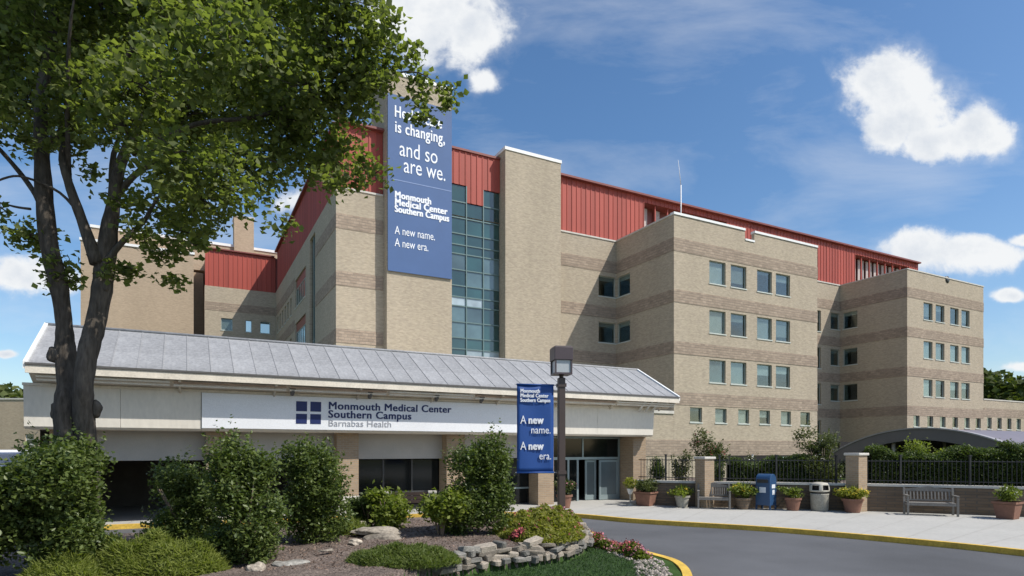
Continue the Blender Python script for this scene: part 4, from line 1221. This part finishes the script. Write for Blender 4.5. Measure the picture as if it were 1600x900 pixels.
rock('small brown rock beside the tilted rock wedge', -2.95, 11.6, .56, .12, .1, .07, .9, 13)
# pebble strip inside the kerb tip
rs = np.random.RandomState(8); pm_ = MB()
n = 0
while n < 420:
    y = rs.uniform(9.8, 12.9); x = xr(y)-rs.uniform(.18, .78)
    if wall_side(x, y) > 0: continue
    r = rs.uniform(.02, .05); i0 = len(pm_.v); z = bed_z(x, y)+r*.3
    for dx, dy, dzz in ((1, 0, 0), (0, 1, 0), (-1, 0, 0), (0, -1, 0), (0, 0, .8), (0, 0, -.8)): pm_.v.append((x+dx*r*rs.uniform(.8, 1.3), y+dy*r, z+dzz*r))
    for a, b, c in ((0, 1, 4), (1, 2, 4), (2, 3, 4), (3, 0, 4), (1, 0, 5), (2, 1, 5), (3, 2, 5), (0, 3, 5)): pm_.f.append((i0+a, i0+b, i0+c))
    n += 1
mk('pebble', (.27, .235, .20), .9, .1, island=.35)
pm_.build('pebbles', 'pebble', kind='stuff')
# bark chips give the mulch its broken surface
rs = np.random.RandomState(9); N_ = 9000
X = rs.uniform(-6.5, 1.9, N_); Y = rs.uniform(9.4, 15.5, N_)
keep = np.array([wall_side(a, b) > .12 and xl(b) < a < xr(b)-.1 for a, b in zip(X, Y)])
X, Y = X[keep], Y[keep]; Z = np.array([bed_z(a, b)+.008 for a, b in zip(X, Y)])
mk('bark_chip', (.16, .115, .09), .95, .1, island=.45, spec=.1)
link('bark_chips', leaf_mesh('bark_chips', np.stack([X, Y, Z], 1), .055, rs, up=2.5, aspect=.5), 'bark_chip', kind='stuff')
# lawn blades
rs = np.random.RandomState(10); N_ = 16000
X = rs.uniform(-1.5, 2.9, N_); Y = rs.uniform(9.9, 13.4, N_)
keep = np.array([wall_side(a, b) < -.08 and a < xr(b)-.45 for a, b in zip(X, Y)])
X, Y = X[keep], Y[keep]; Z = np.array([bed_z(a, b)+.02 for a, b in zip(X, Y)])
ax = rs.normal(size=(len(X), 3))*.4; ax[:, 2] = 1
link('grass', leaf_mesh('grass', np.stack([X, Y, Z], 1), .06, rs, aspect=.16, long_axis=ax), 'leaf_lawn', kind='stuff')

# ------------------------------------------------------------------ garden shrubs
G = 'dark green garden shrubs on the island'
def gz(x, y): return bed_z(x, y)-.03
def S(label, x, y, rx, ry, h, n, size, mat, seed, **k): return shrub(label, (x, y, gz(x, y)), rx, ry, h, n, size, mat, seed, **k)
S('big loose holly shrub at the foot of the maple, nearest of all', -6.75, 8.9, 1.12, .9, 1.9, 36000, .075, 'leaf_holly', 41, group=G, lumps=26, bare=-.05, cone=.2)
S('holly shrub growing left of the big loose one at the photo edge', -7.6, 8.2, .8, .7, 1.3, 14000, .075, 'leaf_holly', 40, group=G, lumps=14, bare=-.05)
S('round dark green shrub just right of the tree trunks', -6.1, 11.7, 1.08, .9, 1.5, 24000, .072, 'leaf_holly', 42, group=G, lumps=20, bare=-.05)
S('tall dark green shrub in front, third from the trunks', -4.35, 10.0, 0.82, .7, 1.85, 26000, .068, 'leaf_holly', 43, group=G, lumps=22, bare=-.05, cone=.42)
S('upright dark green shrub before the pavilion column left of the rocks', -3.85, 11.9, 0.98, .85, 1.82, 26000, .07, 'leaf_holly', 44, group=G, lumps=22, bare=-.05, cone=.42)
S('isolated dark green cone shaped shrub left of the lamp post', -.80, 12.95, 1.05, .9, 1.95, 28000, .07, 'leaf_holly', 45, group=G, lumps=24, bare=-.05, cone=.35)
G2 = 'yellow green low shrubs'
S('low yellow green leafy shrub behind the flat rock', -2.75, 13.6, .52, .4, .85, 5000, .10, 'leaf_bright', 46, group=G2, lumps=9)
S('open yellow green shrub with bare stems on the mulch', -1.45, 12.6, .60, .45, .88, 4200, .10, 'leaf_bright', 47, group=G2, lumps=9, bare=.25, stems=9)
S('deep green low shrub filling between the column shrub and rocks', -3.25, 14.0, .55, .4, .75, 5000, .08, 'leaf_hedge', 48, group=G2, lumps=8)
# feathery perennials
def tuft(label, x, y, rx, ry, h, n, mat, seed, asp=.10, size=.26, name='perennial', group=None, petals=None):
    rs = np.random.RandomState(seed); t = thing(name, label, 'plant', (x, y, gz(x, y)), group=group)
    a = rs.random(n)*6.283; q = rs.random(n)**.55
    X, Y = np.cos(a)*q*rx, np.sin(a)*q*ry
    top = h*np.sqrt(np.maximum(.02, 1-q**2))*(.75+.25*np.sin(X*9+seed)*np.cos(Y*8))
    Z = top*(.25+.75*rs.random(n)**.5)
    P = np.stack([X, Y, Z], 1)
    d = np.stack([X/rx*.6, Y/ry*.6, np.ones(n)], 1)+rs.normal(size=(n, 3))*.35
    link('foliage', leaf_mesh('foliage', P, size, rs, aspect=asp, long_axis=d, fold=.1), mat, t, (0, 0, 0))
    if petals:
        m, k, s = petals; i = rs.randint(0, n, k); Q = np.repeat(np.stack([X[i], Y[i], top[i]+.02], 1), 5, axis=0)+rs.normal(size=(k*5, 3))*s*.6
        link('flowers', leaf_mesh('flowers', Q, s, rs, up=.6), m, t, (0, 0, 0))
    return t
G3 = 'feathery perennials in the bed'
tuft('wide feathery light green perennial at the bottom left before the shrubs', -5.5, 9.35, 1.15, .6, .66, 12000, 'leaf_spire', 51, group=G3, size=.2)
tuft('feathery perennial with strap leaves at the bottom beside the dark holly', -6.3, 8.7, .5, .45, .50, 3500, 'leaf_spire', 52, group=G3, size=.22)
tuft('low spreading juniper at the bottom centre of the bed', -1.78, 10.15, .92, .62, .34, 13000, 'leaf_juniper', 53, group=G3, size=.12, asp=.16)
tuft('grassy clump growing right of the upright shrub by the rocks', -3.35, 12.9, .3, .25, .42, 900, 'leaf_spire', 54, group=G3, size=.3, asp=.06)
tuft('loose sedum mound with red and yellow tints round the lamp post base', .58, 13.3, .98, 1.7, .54, 21000, 'leaf_sedum', 55, group=G3, size=.085, asp=.5, petals=('petal_red', 60, .04))
tuft('second sedum mound spilling to the stone wall', .95, 15.6, .85, 1.5, .58, 13000, 'leaf_sedum', 56, group=G3, size=.09, asp=.5, petals=('petal_pink', 60, .045))
tuft('small clump of dark red flowers above the dry stone wall', .12, 12.0, .16, .14, .24, 400, 'leaf_hedge', 57, group=G3, size=.07, asp=.5, petals=('petal_red', 60, .05))
# flower border along the kerb: begonias
G4 = 'begonias edging the lawn'
for i in range(13):
    s = i/12; x = 1.98+s*.62; y = 14.7-s*2.55
    x = xr(y)-.42
    ordn = ['first', 'second', 'third', 'fourth', 'fifth', 'sixth', 'seventh'][i//2]
    tuft(ordn+' '+['pink', 'red'][i % 2]+' blooming begonia in the lawn border counted from the stone wall', x+.05*math.sin(i*2.1), y, .22, .22, .30+.03*math.sin(i*3), 900, 'leaf_bright', 60+i, asp=.6, size=.075, name='begonia', group=G4, petals=('petal_pink' if i % 2 == 0 else 'petal_red', 34, .045))

# ------------------------------------------------------------------ planting behind the low wall
def hedge(label, s0, s1, z1, seed, mat='leaf_hedge', d=.95, w=.55, n=22000, var=.12):
    rs = np.random.RandomState(seed); t = thing('hedge', label, 'hedge', fat((s0+s1)/2)+(.9,), group='hedges behind the iron fence')
    L0 = offset_line(RW, d+.17)
    def q(s): return (np.interp(s, seg, [p[0] for p in L0]), np.interp(s, seg, [p[1] for p in L0]))
    s = rs.uniform(s0, s1, n); off = rs.uniform(-1, 1, n); zt = z1+var*np.sin(s*2.1+seed)+var*.6*np.sin(s*5.3)
    f = rs.random(n); z = .92+(zt-.92)*f**.6
    top = rs.random(n) < .4; z[top] = (zt*(1+.03*rs.normal(size=n)))[top]
    front = ~top & (rs.random(n) < .8); off[front] = -1+rs.normal(size=n)[front]*.12
    X, Y = q(s)
    P = np.stack([X+off*w*.3, Y+off*w, z], 1) - np.array(t.location)
    link('foliage', leaf_mesh('foliage', P, .075, rs, up=.4), mat, t, (0, 0, 0))
    core = MB(); k = 12
    for i in range(k):
        a = s0+(s1-s0)*i/k; b = s0+(s1-s0)*(i+1)/k
        xa, ya = q(a); xb, yb = q(b); zz = z1-.16; lx, ly, lz = t.location
        core.v += [(xa-lx, ya-w+.12-ly, 0), (xb-lx, yb-w+.12-ly, 0), (xb-lx, yb+w-.12-ly, 0), (xa-lx, ya+w-.12-ly, 0), (xa-lx, ya-w+.12-ly, zz-lz), (xb-lx, yb-w+.12-ly, zz-lz), (xb-lx, yb+w-.12-ly, zz-lz), (xa-lx, ya+w-.12-ly, zz-lz)]
        o = 8*i; core.f += [(o, o+1, o+5, o+4), (o+4, o+5, o+6, o+7), (o+2, o+3, o+7, o+6)]
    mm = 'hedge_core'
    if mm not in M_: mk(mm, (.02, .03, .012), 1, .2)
    core.build('dark_core', mm, t, (0, 0, 0))  # solid filler, its dark colour paints the shade inside the hedge
    return t
hedge('clipped dark hedge behind the mailbox', 3.6, 6.7, 1.86, 71)
hedge('long clipped hedge behind the right bench, level with the fence top', 8.3, 12.6, 2.16, 72, n=30000)
hedge('taller ragged hedge at the right edge above the fence', 12.2, 19.0, 2.55, 73, n=36000, var=.16)
G5 = 'shrubs behind the low wall'
shrub('crape myrtle with red blossom tips above the first pier', (7.95, 25.0, .9), .85, .7, 2.0, 3800, .085, 'leaf_crape', 81, group=G5, name='crape_myrtle', lumps=11, bare=.2, petals=('petal_red', 45, .07), stems=8)
shrub('wide crape myrtle with pale seed heads left of the taller pier', (11.55, 23.0, .9), 1.0, .7, 1.95, 8500, .08, 'leaf_crape', 82, group=G5, name='crape_myrtle', lumps=16, bare=.0, petals=('petal_white', 24, .06), stems=8)
shrub('small dark conical evergreen beside the entrance column', (5.9, 24.9, .9), .42, .4, 1.25, 4200, .06, 'leaf_hedge', 83, group=G5, lumps=9, bare=0, cone=.35)
shrub('loose airy green shrub left of the first pier', (6.75, 24.6, .9), .5, .4, 1.35, 1800, .075, 'leaf_crape', 84, group=G5, lumps=9, bare=.1)
shrub('low green shrub directly right of the first pier', (8.0, 23.9, .9), .6, .4, .9, 3600, .065, 'leaf_hedge', 85, group=G5, lumps=9, bare=0)
shrub('bright green bush rising behind the long hedge', (15.2, 22.4, .9), 1.2, .6, 1.55, 5500, .09, 'leaf_spire', 86, group=G5, lumps=12, bare=0)
shrub('sunlit bush at the right edge behind the ragged hedge', (18.2, 20.9, .9), 1.2, .7, 2.0, 6500, .09, 'leaf_spire', 87, group=G5, lumps=13, bare=0)
shrub('white flowering low shrub behind the mailbox', (9.4, 24.6, .9), .8, .4, 1.15, 3000, .07, 'leaf_crape', 88, group=G5, lumps=9, bare=0, petals=('petal_white', 60, .09))

# ------------------------------------------------------------------ the big maple
TR = thing('maple_tree', 'large two-stemmed maple in full green leaf shading the left of the photo', 'tree', (-6.8, 9.6, .4), 0, (-6.8, 9.6, .4))
def dev(l, amp, ph):
    n = len(l); return [(p[0], p[1]+amp*math.sin(ph+i*.9)*min(1, i/3), p[2]) for i, p in enumerate(l)], [p[3] for p in l]
tk = MB()
stems = dict(
 t1=([(-6.98,9.6,.14,.26),(-6.92,9.6,1.4,.20),(-6.91,9.6,2.33,.17),(-6.95,9.6,2.93,.175),(-6.97,9.6,3.33,.158),(-7.03,9.6,3.83,.17),(-7.03,9.6,4.23,.137),(-7.04,9.6,4.82,.148),(-7.15,9.6,5.52,.142),(-7.23,9.6,6.32,.14),(-7.3,9.6,7.02,.12),(-7.36,9.6,7.81,.1),(-7.23,9.6,8.81,.08),(-7.08,9.6,9.71,.05)], -.10, 0),
 t2=([(-6.58,9.6,.14,.26),(-6.62,9.6,1.4,.20),(-6.63,9.6,2.33,.17),(-6.62,9.6,2.93,.17),(-6.58,9.6,3.33,.155),(-6.55,9.6,3.83,.17),(-6.52,9.6,4.23,.172),(-6.46,9.6,4.82,.168),(-6.39,9.6,5.37,.165),(-6.26,9.6,5.87,.12),(-6.12,9.6,6.42,.10),(-5.93,9.6,6.92,.085),(-5.63,9.6,7.61,.065),(-5.38,9.6,8.51,.05)], .12, 1),
 b1=([(-6.46,9.6,5.2,.12),(-6.66,9.6,5.87,.09),(-6.8,9.6,6.42,.07),(-6.92,9.6,6.87,.06),(-6.88,9.6,7.51,.04),(-6.48,9.6,8.31,.03)], -.25, 0),
 b0=([(-6.45,9.7,5.2,.11),(-6.48,9.8,5.8,.075),(-6.43,9.9,6.4,.06),(-6.46,10.0,7.1,.05),(-6.2,10.1,8.0,.03)], 0, 0),
 b2=([(-6.38,9.6,5.15,.06),(-6.1,9.6,5.57,.05),(-5.83,9.6,5.92,.04),(-5.66,9.6,6.14,.03),(-5.28,9.6,6.42,.02)], .25, 0),
 b3=([(-6.12,9.6,6.3,.06),(-5.83,9.6,6.54,.055),(-5.43,9.6,6.7,.045),(-4.88,9.6,6.92,.035),(-4.19,9.6,6.97,.025),(-3.49,9.6,6.82,.02)], -.3, 0),
 b4=([(-7.18,9.6,5.8,.05),(-7.4,9.6,6.14,.045),(-7.68,9.6,6.52,.045),(-8.02,9.6,6.97,.04),(-8.6,9.6,7.7,.03)], .3, 0),
 b5=([(-6.7,9.6,5.92,.025),(-6.93,9.5,6.24,.025),(-7.33,9.4,6.4,.02),(-7.68,9.4,6.4,.02),(-8.17,9.4,6.3,.02)], -.2, 0),
 b6=([(-7.5,9.6,6.05,.025),(-7.78,9.6,6.1,.02),(-8.17,9.6,6.22,.02)], .1, 0),
 b7=([(-5.93,9.6,6.92,.06),(-4.98,9.6,7.41,.045),(-3.99,9.6,7.61,.035),(-2.79,9.6,8.01,.025),(-1.6,9.6,8.11,.015),(-1.1,9.6,7.81,.01)], .3, 0),
 b8=([(-7.3,9.6,7.02,.07),(-6.48,9.6,7.61,.045),(-5.38,9.6,8.71,.035),(-4.59,9.6,9.31,.025)], -.5, 0),
 b9=([(-6.9,9.6,6.5,.05),(-6.6,9.2,7.4,.04),(-6.2,8.8,8.4,.02),(-5.9,8.6,9.0,.01)], -.2, 0),
 c1=([(-5.28,9.65,6.42,.02),(-5.0,9.6,6.1,.015),(-5.3,9.6,5.5,.01)], 0, 0))
for k, (l, amp, ph) in stems.items():
    p, r = dev(l, amp, ph)
    if k[0] != 't': r[-1] *= .2
    nm = 'trunk' if k[0] == 't' else 'limb'
    # resample smoothly and roughen
    q = smooth_line([(a[0], a[1], a[2], b) for a, b in zip(p, r)] if False else p, 4)
    rr_ = np.interp(np.linspace(0, len(r)-1, len(q)), range(len(r)), r)
    rnd = random.Random(len(l)); rr_ = [a*.84*(1+.06*rnd.uniform(-1, 1)) for a in rr_]
    mb = MB().tube(q, rr_, 14 if nm == 'trunk' else 8)
    if nm == 'trunk':
        ph_ = 3 if k == 't1' else 7
        for i, v in enumerate(mb.v):
            a = (i % 14)/14*6.283; f = 1+.07*math.sin(a*3+v[2]*1.7+ph_)+.04*math.sin(a*5-v[2]*3)
            c = q[i//14]; mb.v[i] = (c[0]+(v[0]-c[0])*f, c[1]+(v[1]-c[1])*f, v[2])
    mb.build(nm, 'bark', TR, smooth=True)
for i, (x, y, z, r) in enumerate([(-7.12, 9.6, 3.78, .085), (-6.38, 9.65, 4.85, .06), (-7.06, 9.55, 2.9, .075), (-6.48, 9.6, 2.93, .085)]):
    me = stone_mesh(50+i, r*1.1, r*.9, r*1.6, 3); me.name = 'burl'; link('burl', me, 'bark', TR, Vector((x, y, z))); me.shade_smooth()
CROWN = [(-6.75,10.09,9.62,0.65),(-8.2,9.46,7.31,0.34),(-7.6,8.49,7.24,0.55),(-2.47,9.08,9.01,0.53),(-5.48,11.7,9.33,0.75),(-9.17,11.03,9.42,0.71),(-7.76,9.93,7.33,0.31),(-5.39,8.56,6.78,0.55),(-9.01,10.27,9.47,0.66),(-5.9,10.06,8.77,0.65),(-2.77,9.32,6.47,0.2),(-5.27,11.19,8.29,0.72),(-4.05,11.63,9.93,0.75),(-8.72,10.49,8.49,0.68),(-3.43,10.68,7.76,0.69),(-6.63,9.8,6.7,0.16),(-4.49,8.17,6.1,0.53),(-3.97,10.71,7.37,0.52),(-2.58,9.38,8.47,0.6),(-3.83,9.65,9.94,0.16),(-6.9,8.72,8.78,0.49),(-2.89,9.11,9.01,0.57),(-5.67,9.21,5.61,0.15),(-6.34,11.12,8.12,0.72),(-6.53,9.27,7.78,0.6),(-7.15,9.65,8.9,0.62),(-3.6,7.84,7.55,0.5),(-3.83,10.09,7.75,0.65),(-5,8.13,7.18,0.52),(-3.81,8.99,9.23,0.27),(-5.85,8.93,9.23,0.23),(-6.48,10.17,10.33,0.17),(-3.99,9.07,8.89,0.58),(-4.85,8.95,9.09,0.37),(-7.15,10.94,9.61,0.7),(-8.17,10.26,10.42,0.17),(-4.98,9.81,9.44,0.63),(-9.54,10.56,7.94,0.39),(-4.7,9.32,6.09,0.52),(-3.98,7.72,7.1,0.5),(-2.61,9.99,7.88,0.4),(-4.02,9.9,8.48,0.64),(-8.41,10.24,10.45,0.17),(-6.33,10.67,10.15,0.68),(-5.75,9.7,5.56,0.16),(-7.81,10.01,10.32,0.17),(-8.12,10.31,8.09,0.66),(-5.52,10.51,8,0.68),(-5.46,9.99,5.53,0.2),(-7.46,10.37,7.67,0.25),(-8.16,10.6,9.09,0.68),(-5.48,9.5,9.84,0.16),(-4.13,8.71,6.19,0.56),(-6.16,10.47,10.32,0.37),(-7.24,9.97,10.23,0.17),(-2.58,9.72,8.16,0.63),(-2.24,9.46,6.66,0.16),(-1.55,9.54,8.45,0.16),(-7.51,8.16,7.75,0.53),(-5.49,9.01,9.34,0.18),(-3.34,10.07,7.01,0.33),(-2.16,9.39,7.98,0.34),(-4.16,9.68,6.72,0.54),(-6.73,9.28,9.4,0.33),(-4.38,9.2,9.63,0.15),(-6.69,9.62,7.5,0.5),(-2.27,10.39,9.59,0.21),(-6.07,10.8,6.47,0.68),(-6.96,9.18,6.95,0.19),(-5.25,10.04,5.83,0.31),(-4.91,9.07,9.47,0.15),(-2.6,9.96,10.28,0.17),(-2.01,9.46,8.5,0.37),(-9.21,10.39,10.1,0.51),(-3.58,10.05,10.12,0.24),(-8.75,10.99,9.96,0.71),(-3.13,9.4,7.87,0.61),(-5.79,10.12,5.51,0.17),(-2.15,9.13,9.52,0.15),(-4.94,10.1,10.2,0.19),(-8.14,9.74,9.77,0.33),(-4.85,8.83,8.33,0.57),(-6.61,9.7,9.98,0.16),(-1.76,9.05,8.52,0.17),(-4.09,10.61,9.75,0.68),(-8.12,9.1,9.45,0.15),(-2.93,10.06,6.59,0.17),(-5.85,9.16,6.01,0.15),(-3.02,10.56,7.27,0.37),(-8.28,9.84,7.22,0.16),(-7.13,9.87,7.21,0.16),(-8.11,11.58,9.78,0.75),(-4.73,9.22,5.36,0.15),(-2.11,9.76,9.93,0.16),(-3.32,10.17,10.27,0.19),(-8.01,9.54,9.33,0.59),(-5.16,9.89,10.04,0.19),(-2.36,10.36,10.06,0.17),(-4.78,11.54,8.96,0.74),(-3.02,9.76,10.07,0.16),(-1.48,9.6,7.79,0.15),(-1.38,9.6,7.49,0.13),(-1.03,9.6,7.96,0.09),(-0.98,9.6,7.73,0.06),(-1.46,9.6,8.05,0.12),(-7.53,9.6,5.64,0.28),(-7.68,9.6,5.6,0.14),(-6.98,9.6,5.17,0.24),(-7.13,9.6,4.92,0.16),(-6.13,9.6,5.07,0.22),(-5.93,9.6,5.12,0.12),(-6.88,9.6,4.92,0.14),(-5.28,9.6,4.92,0.16),(-3.59,9.6,5.8,0.18),(-8.02,9.6,6.02,0.12),(-2.14,9.6,6.6,0.18),(-2.39,9.6,6.47,0.14),(-5.55,9.56,10.8,0.88),(-8.17,9.63,12.33,0.75),(-6.37,10.43,10.42,0.97),(-5.51,7.88,10.32,0.95),(-6.05,8.49,12.15,0.84),(-5.95,9.97,10.88,0.71),(-7.29,11.38,12.04,0.95),(-6.22,9.03,11.68,0.83),(-5.58,8.38,10.96,0.89),(-5.28,9.58,12.5,0.7),(-6.05,10.31,12.16,0.98)]
rs = np.random.RandomState(77)
cl = [(x, y, z, r, r*1.15, r*.85) for x, y, z, r in CROWN]
P = []
tw = MB()
for (x, y, z, a, b, c) in cl:
    vol = a*b*c
    k = max(8, int(72*(vol**.667)/.28))
    d = rs.normal(size=(k, 3)); d /= np.linalg.norm(d, axis=1, keepdims=True)
    rad = (.25+.85*rs.random(k)**.6)[:, None]
    cen = np.array([x, y, z])+d*rad*np.array([a, b, c])
    m = np.repeat(cen, 9, axis=0)+rs.normal(size=(k*9, 3))*np.array([.10, .10, .055])
    P.append(m)
    for j in range(0, k, 6):
        tw.tube([(x, y, z), tuple(cen[j]*.5+np.array([x, y, z])*.5+rs.normal(size=3)*.05), tuple(cen[j])], [.012, .008, .003], 4, False)
P = np.concatenate(P); print('maple leaves', len(P))
link('crown', leaf_mesh('crown', P, .10, rs, up=.55, aspect=.8, fold=.3), 'leaf_maple', TR, (0, 0, 0)).location = -Vector((-6.8, 9.6, .4))
tw.build('twigs', 'bark', TR)

# ------------------------------------------------------------------ distance: left house, van, woods
LB = thing('brick_house', 'two storey pale brick building seen at the left edge behind the van', 'building', (-62, 62, 0), 0, (-62, 62, 0))
mb = MB(); hol = [(x-.45, x+.45, z, z+1.05) for x in (-48.55, -44.6, -52.6, -56.6, -60.6) for z in (5.25, 2.85)]
wall_cells(mb, PV(62), -66, -42, -.2, 7.35, hol, .15); mb.quad((-66, 62, 7.3), (-42, 62, 7.3), (-42, 74, 7.3), (-66, 74, 7.3)); mb.quad((-42, 62, -.2), (-42, 74, -.2), (-42, 74, 7.35), (-42, 62, 7.35))
mb.build('wall', 'far_brick', LB)
for h in hol:
    o = window(LB, 'V', (h[0]+h[1])/2, 62, h[3], .9, 1.05, 'pane_dark', 'white_frame', 'white_frame', mid=True)
box('coping', 'coping_stone', (-66.05, -41.95, 61.93, 62.3, 7.35, 7.5), LB)
box('plinth', 'coping_white', (-46.8, -42, 61.8, 61.99, 1.9, 2.2), LB)

VN = thing('parked_van', 'white van parked beyond the shrubs at the left edge', 'van', (-17.6, 20.6, 0), R(4))
def vp(name, mat, prof, a0, a1, **k): return MB().extr(prof, 'y', a0, a1).build(name, mat, VN, (0, 0, 0), **k)
vp('body', 'car_paint', [(-2.6, .35), (2.35, .35), (2.45, .8), (2.3, 1.12), (1.55, 1.3), (.95, 2.18), (.7, 2.3), (-2.5, 2.3), (-2.6, 2.2)], -.95, .95, bevel=.05)
vp('side_window', 'entry_glass', [(.2, 1.35), (1.4, 1.35), (.9, 2.05), (.2, 2.05)], -.965, -.95)
vp('side_window', 'entry_glass', [(-1.1, 1.35), (.05, 1.35), (.05, 2.05), (-1.1, 2.05)], -.965, -.95)
vp('side_window', 'entry_glass', [(-2.4, 1.35), (-1.25, 1.35), (-1.25, 2.05), (-2.4, 2.05)], -.965, -.95)
for x in (-1.75, 1.55):
    for y in (-.9, .72): 
        w_ = MB().tube([(x, y, .34), (x, y+.18, .34)], .34, 18).build('wheel', 'tyre', VN, (0, 0, 0)); link('rim', MB().tube([(x, y-.01, .34), (x, y+.19, .34)], .19, 14).mesh('rim'), 'antenna', w_, (0, 0, 0))
vp('bumper', 'dark_frame', [(2.3, .32), (2.5, .32), (2.5, .55), (2.42, .55)], -.93, .93)
MB().box(2.40, 2.46, -.85, -.6, .75, .95).build('headlight', 'lamp_glass', VN, (0, 0, 0)); MB().box(2.40, 2.46, .6, .85, .75, .95).build('headlight', 'lamp_glass', VN, (0, 0, 0))
MB().box(1.1, 1.2, -1.15, -.95, 1.35, 1.55).build('mirror', 'dark_frame', VN, (0, 0, 0))

def woods(name, x0, x1, y0, depth, hfun, n, seed, size=1.1):
    rs = np.random.RandomState(seed)
    P = []; bumps = []
    for i in range(int(abs(x1-x0)*depth/18)):
        x = rs.uniform(x0, x1); y = y0+rs.uniform(0, depth); h = hfun(x)*rs.uniform(.8, 1.0)*(1+.15*(y-y0)/depth); bumps.append((x, y, h-2.5, rs.uniform(2.5, 4.5), rs.uniform(2.5, 4.5), rs.uniform(2.5, 4.0)))
    per = max(20, n//len(bumps))
    for b in bumps:
        d = rs.normal(size=(per, 3)); d[:, 2] = np.abs(d[:, 2])*1.0-.3; d /= np.linalg.norm(d, axis=1, keepdims=True)
        P.append(np.array(b[:3])+d*np.array(b[3:])*(.8+.3*rs.random(per)[:, None]))
    P = np.concatenate(P)
    link(name, leaf_mesh(name, P, size, rs, up=.3, aspect=.9), 'leaf_far', kind='stuff')
    co = MB()
    k = 60
    for i in range(k):
        xa = x0+(x1-x0)*i/k; xb = x0+(x1-x0)*(i+1)/k
        co.quad((xa, y0+2, -.5), (xb, y0+2, -.5), (xb, y0+6, hfun(xb)*.72), (xa, y0+6, hfun(xa)*.72))
        co.quad((xa, y0+6, hfun(xa)*.72), (xb, y0+6, hfun(xb)*.72), (xb, y0+depth, hfun(xb)*.72), (xa, y0+depth, hfun(xa)*.72))
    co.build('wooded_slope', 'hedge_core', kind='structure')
woods('woods', 95, 330, 150, 40, lambda x: 18.3+2*math.sin(x*.06+1.2)+1.5*math.sin(x*.17) - max(0, (x-150))*.012, 60000, 5, 1.5)
woods('woods', -260, -60, 128, 40, lambda x: 14.5+1.5*math.sin(x*.1+.6)-(x+105)*.035, 42000, 6, 1.4)
woods('woods', -60, 95, 150, 18, lambda x: 12+1.5*math.sin(x*.1), 14000, 7, 1.4)

# ------------------------------------------------------------------ fit each line of lettering to its measured width
bpy.context.view_layer.update()
for o, w_, _b in TX:
    d = o.dimensions.x / max(1e-6, abs(o.scale.x))
    if d > 0 and w_: o.scale.x = w_/d
bpy.context.view_layer.update()
dg = bpy.context.evaluated_depsgraph_get()
for o, w_, bold_ in TX:
    me = bpy.data.meshes.new_from_object(o.evaluated_get(dg)); nm = o.name
    if bold_:
        # heavier strokes: two more copies of the glyphs, each a hair to the side and in front
        bm = bmesh.new(); bm.from_mesh(me); e_ = 1/o.scale.x
        for sx_ in (-1, 1):
            for sy_ in (0, 1):
                b2 = bmesh.new(); b2.from_mesh(me); bmesh.ops.translate(b2, verts=b2.verts, vec=(sx_*bold_*e_, sy_*bold_*.8, .0012*(sx_+2)+.0006*sy_))
                t_ = bpy.data.meshes.new('t'); b2.to_mesh(t_); b2.free(); bm.from_mesh(t_); bpy.data.meshes.remove(t_)
        bm.to_mesh(me); bm.free()
    n = bpy.data.objects.new('lettering', me); COL.objects.link(n)
    n.parent = o.parent; n.location = o.location; n.rotation_euler = o.rotation_euler; n.scale = o.scale
    bpy.data.objects.remove(o)
for o in bpy.data.objects:
    if o.name.startswith('flowers'): o['kind'] = 'stuff'
print('objects', len(bpy.data.objects), 'tris', sum(sum(len(p.vertices)-2 for p in m.polygons) if len(m.polygons) < 5000 else len(m.polygons) for m in bpy.data.meshes))
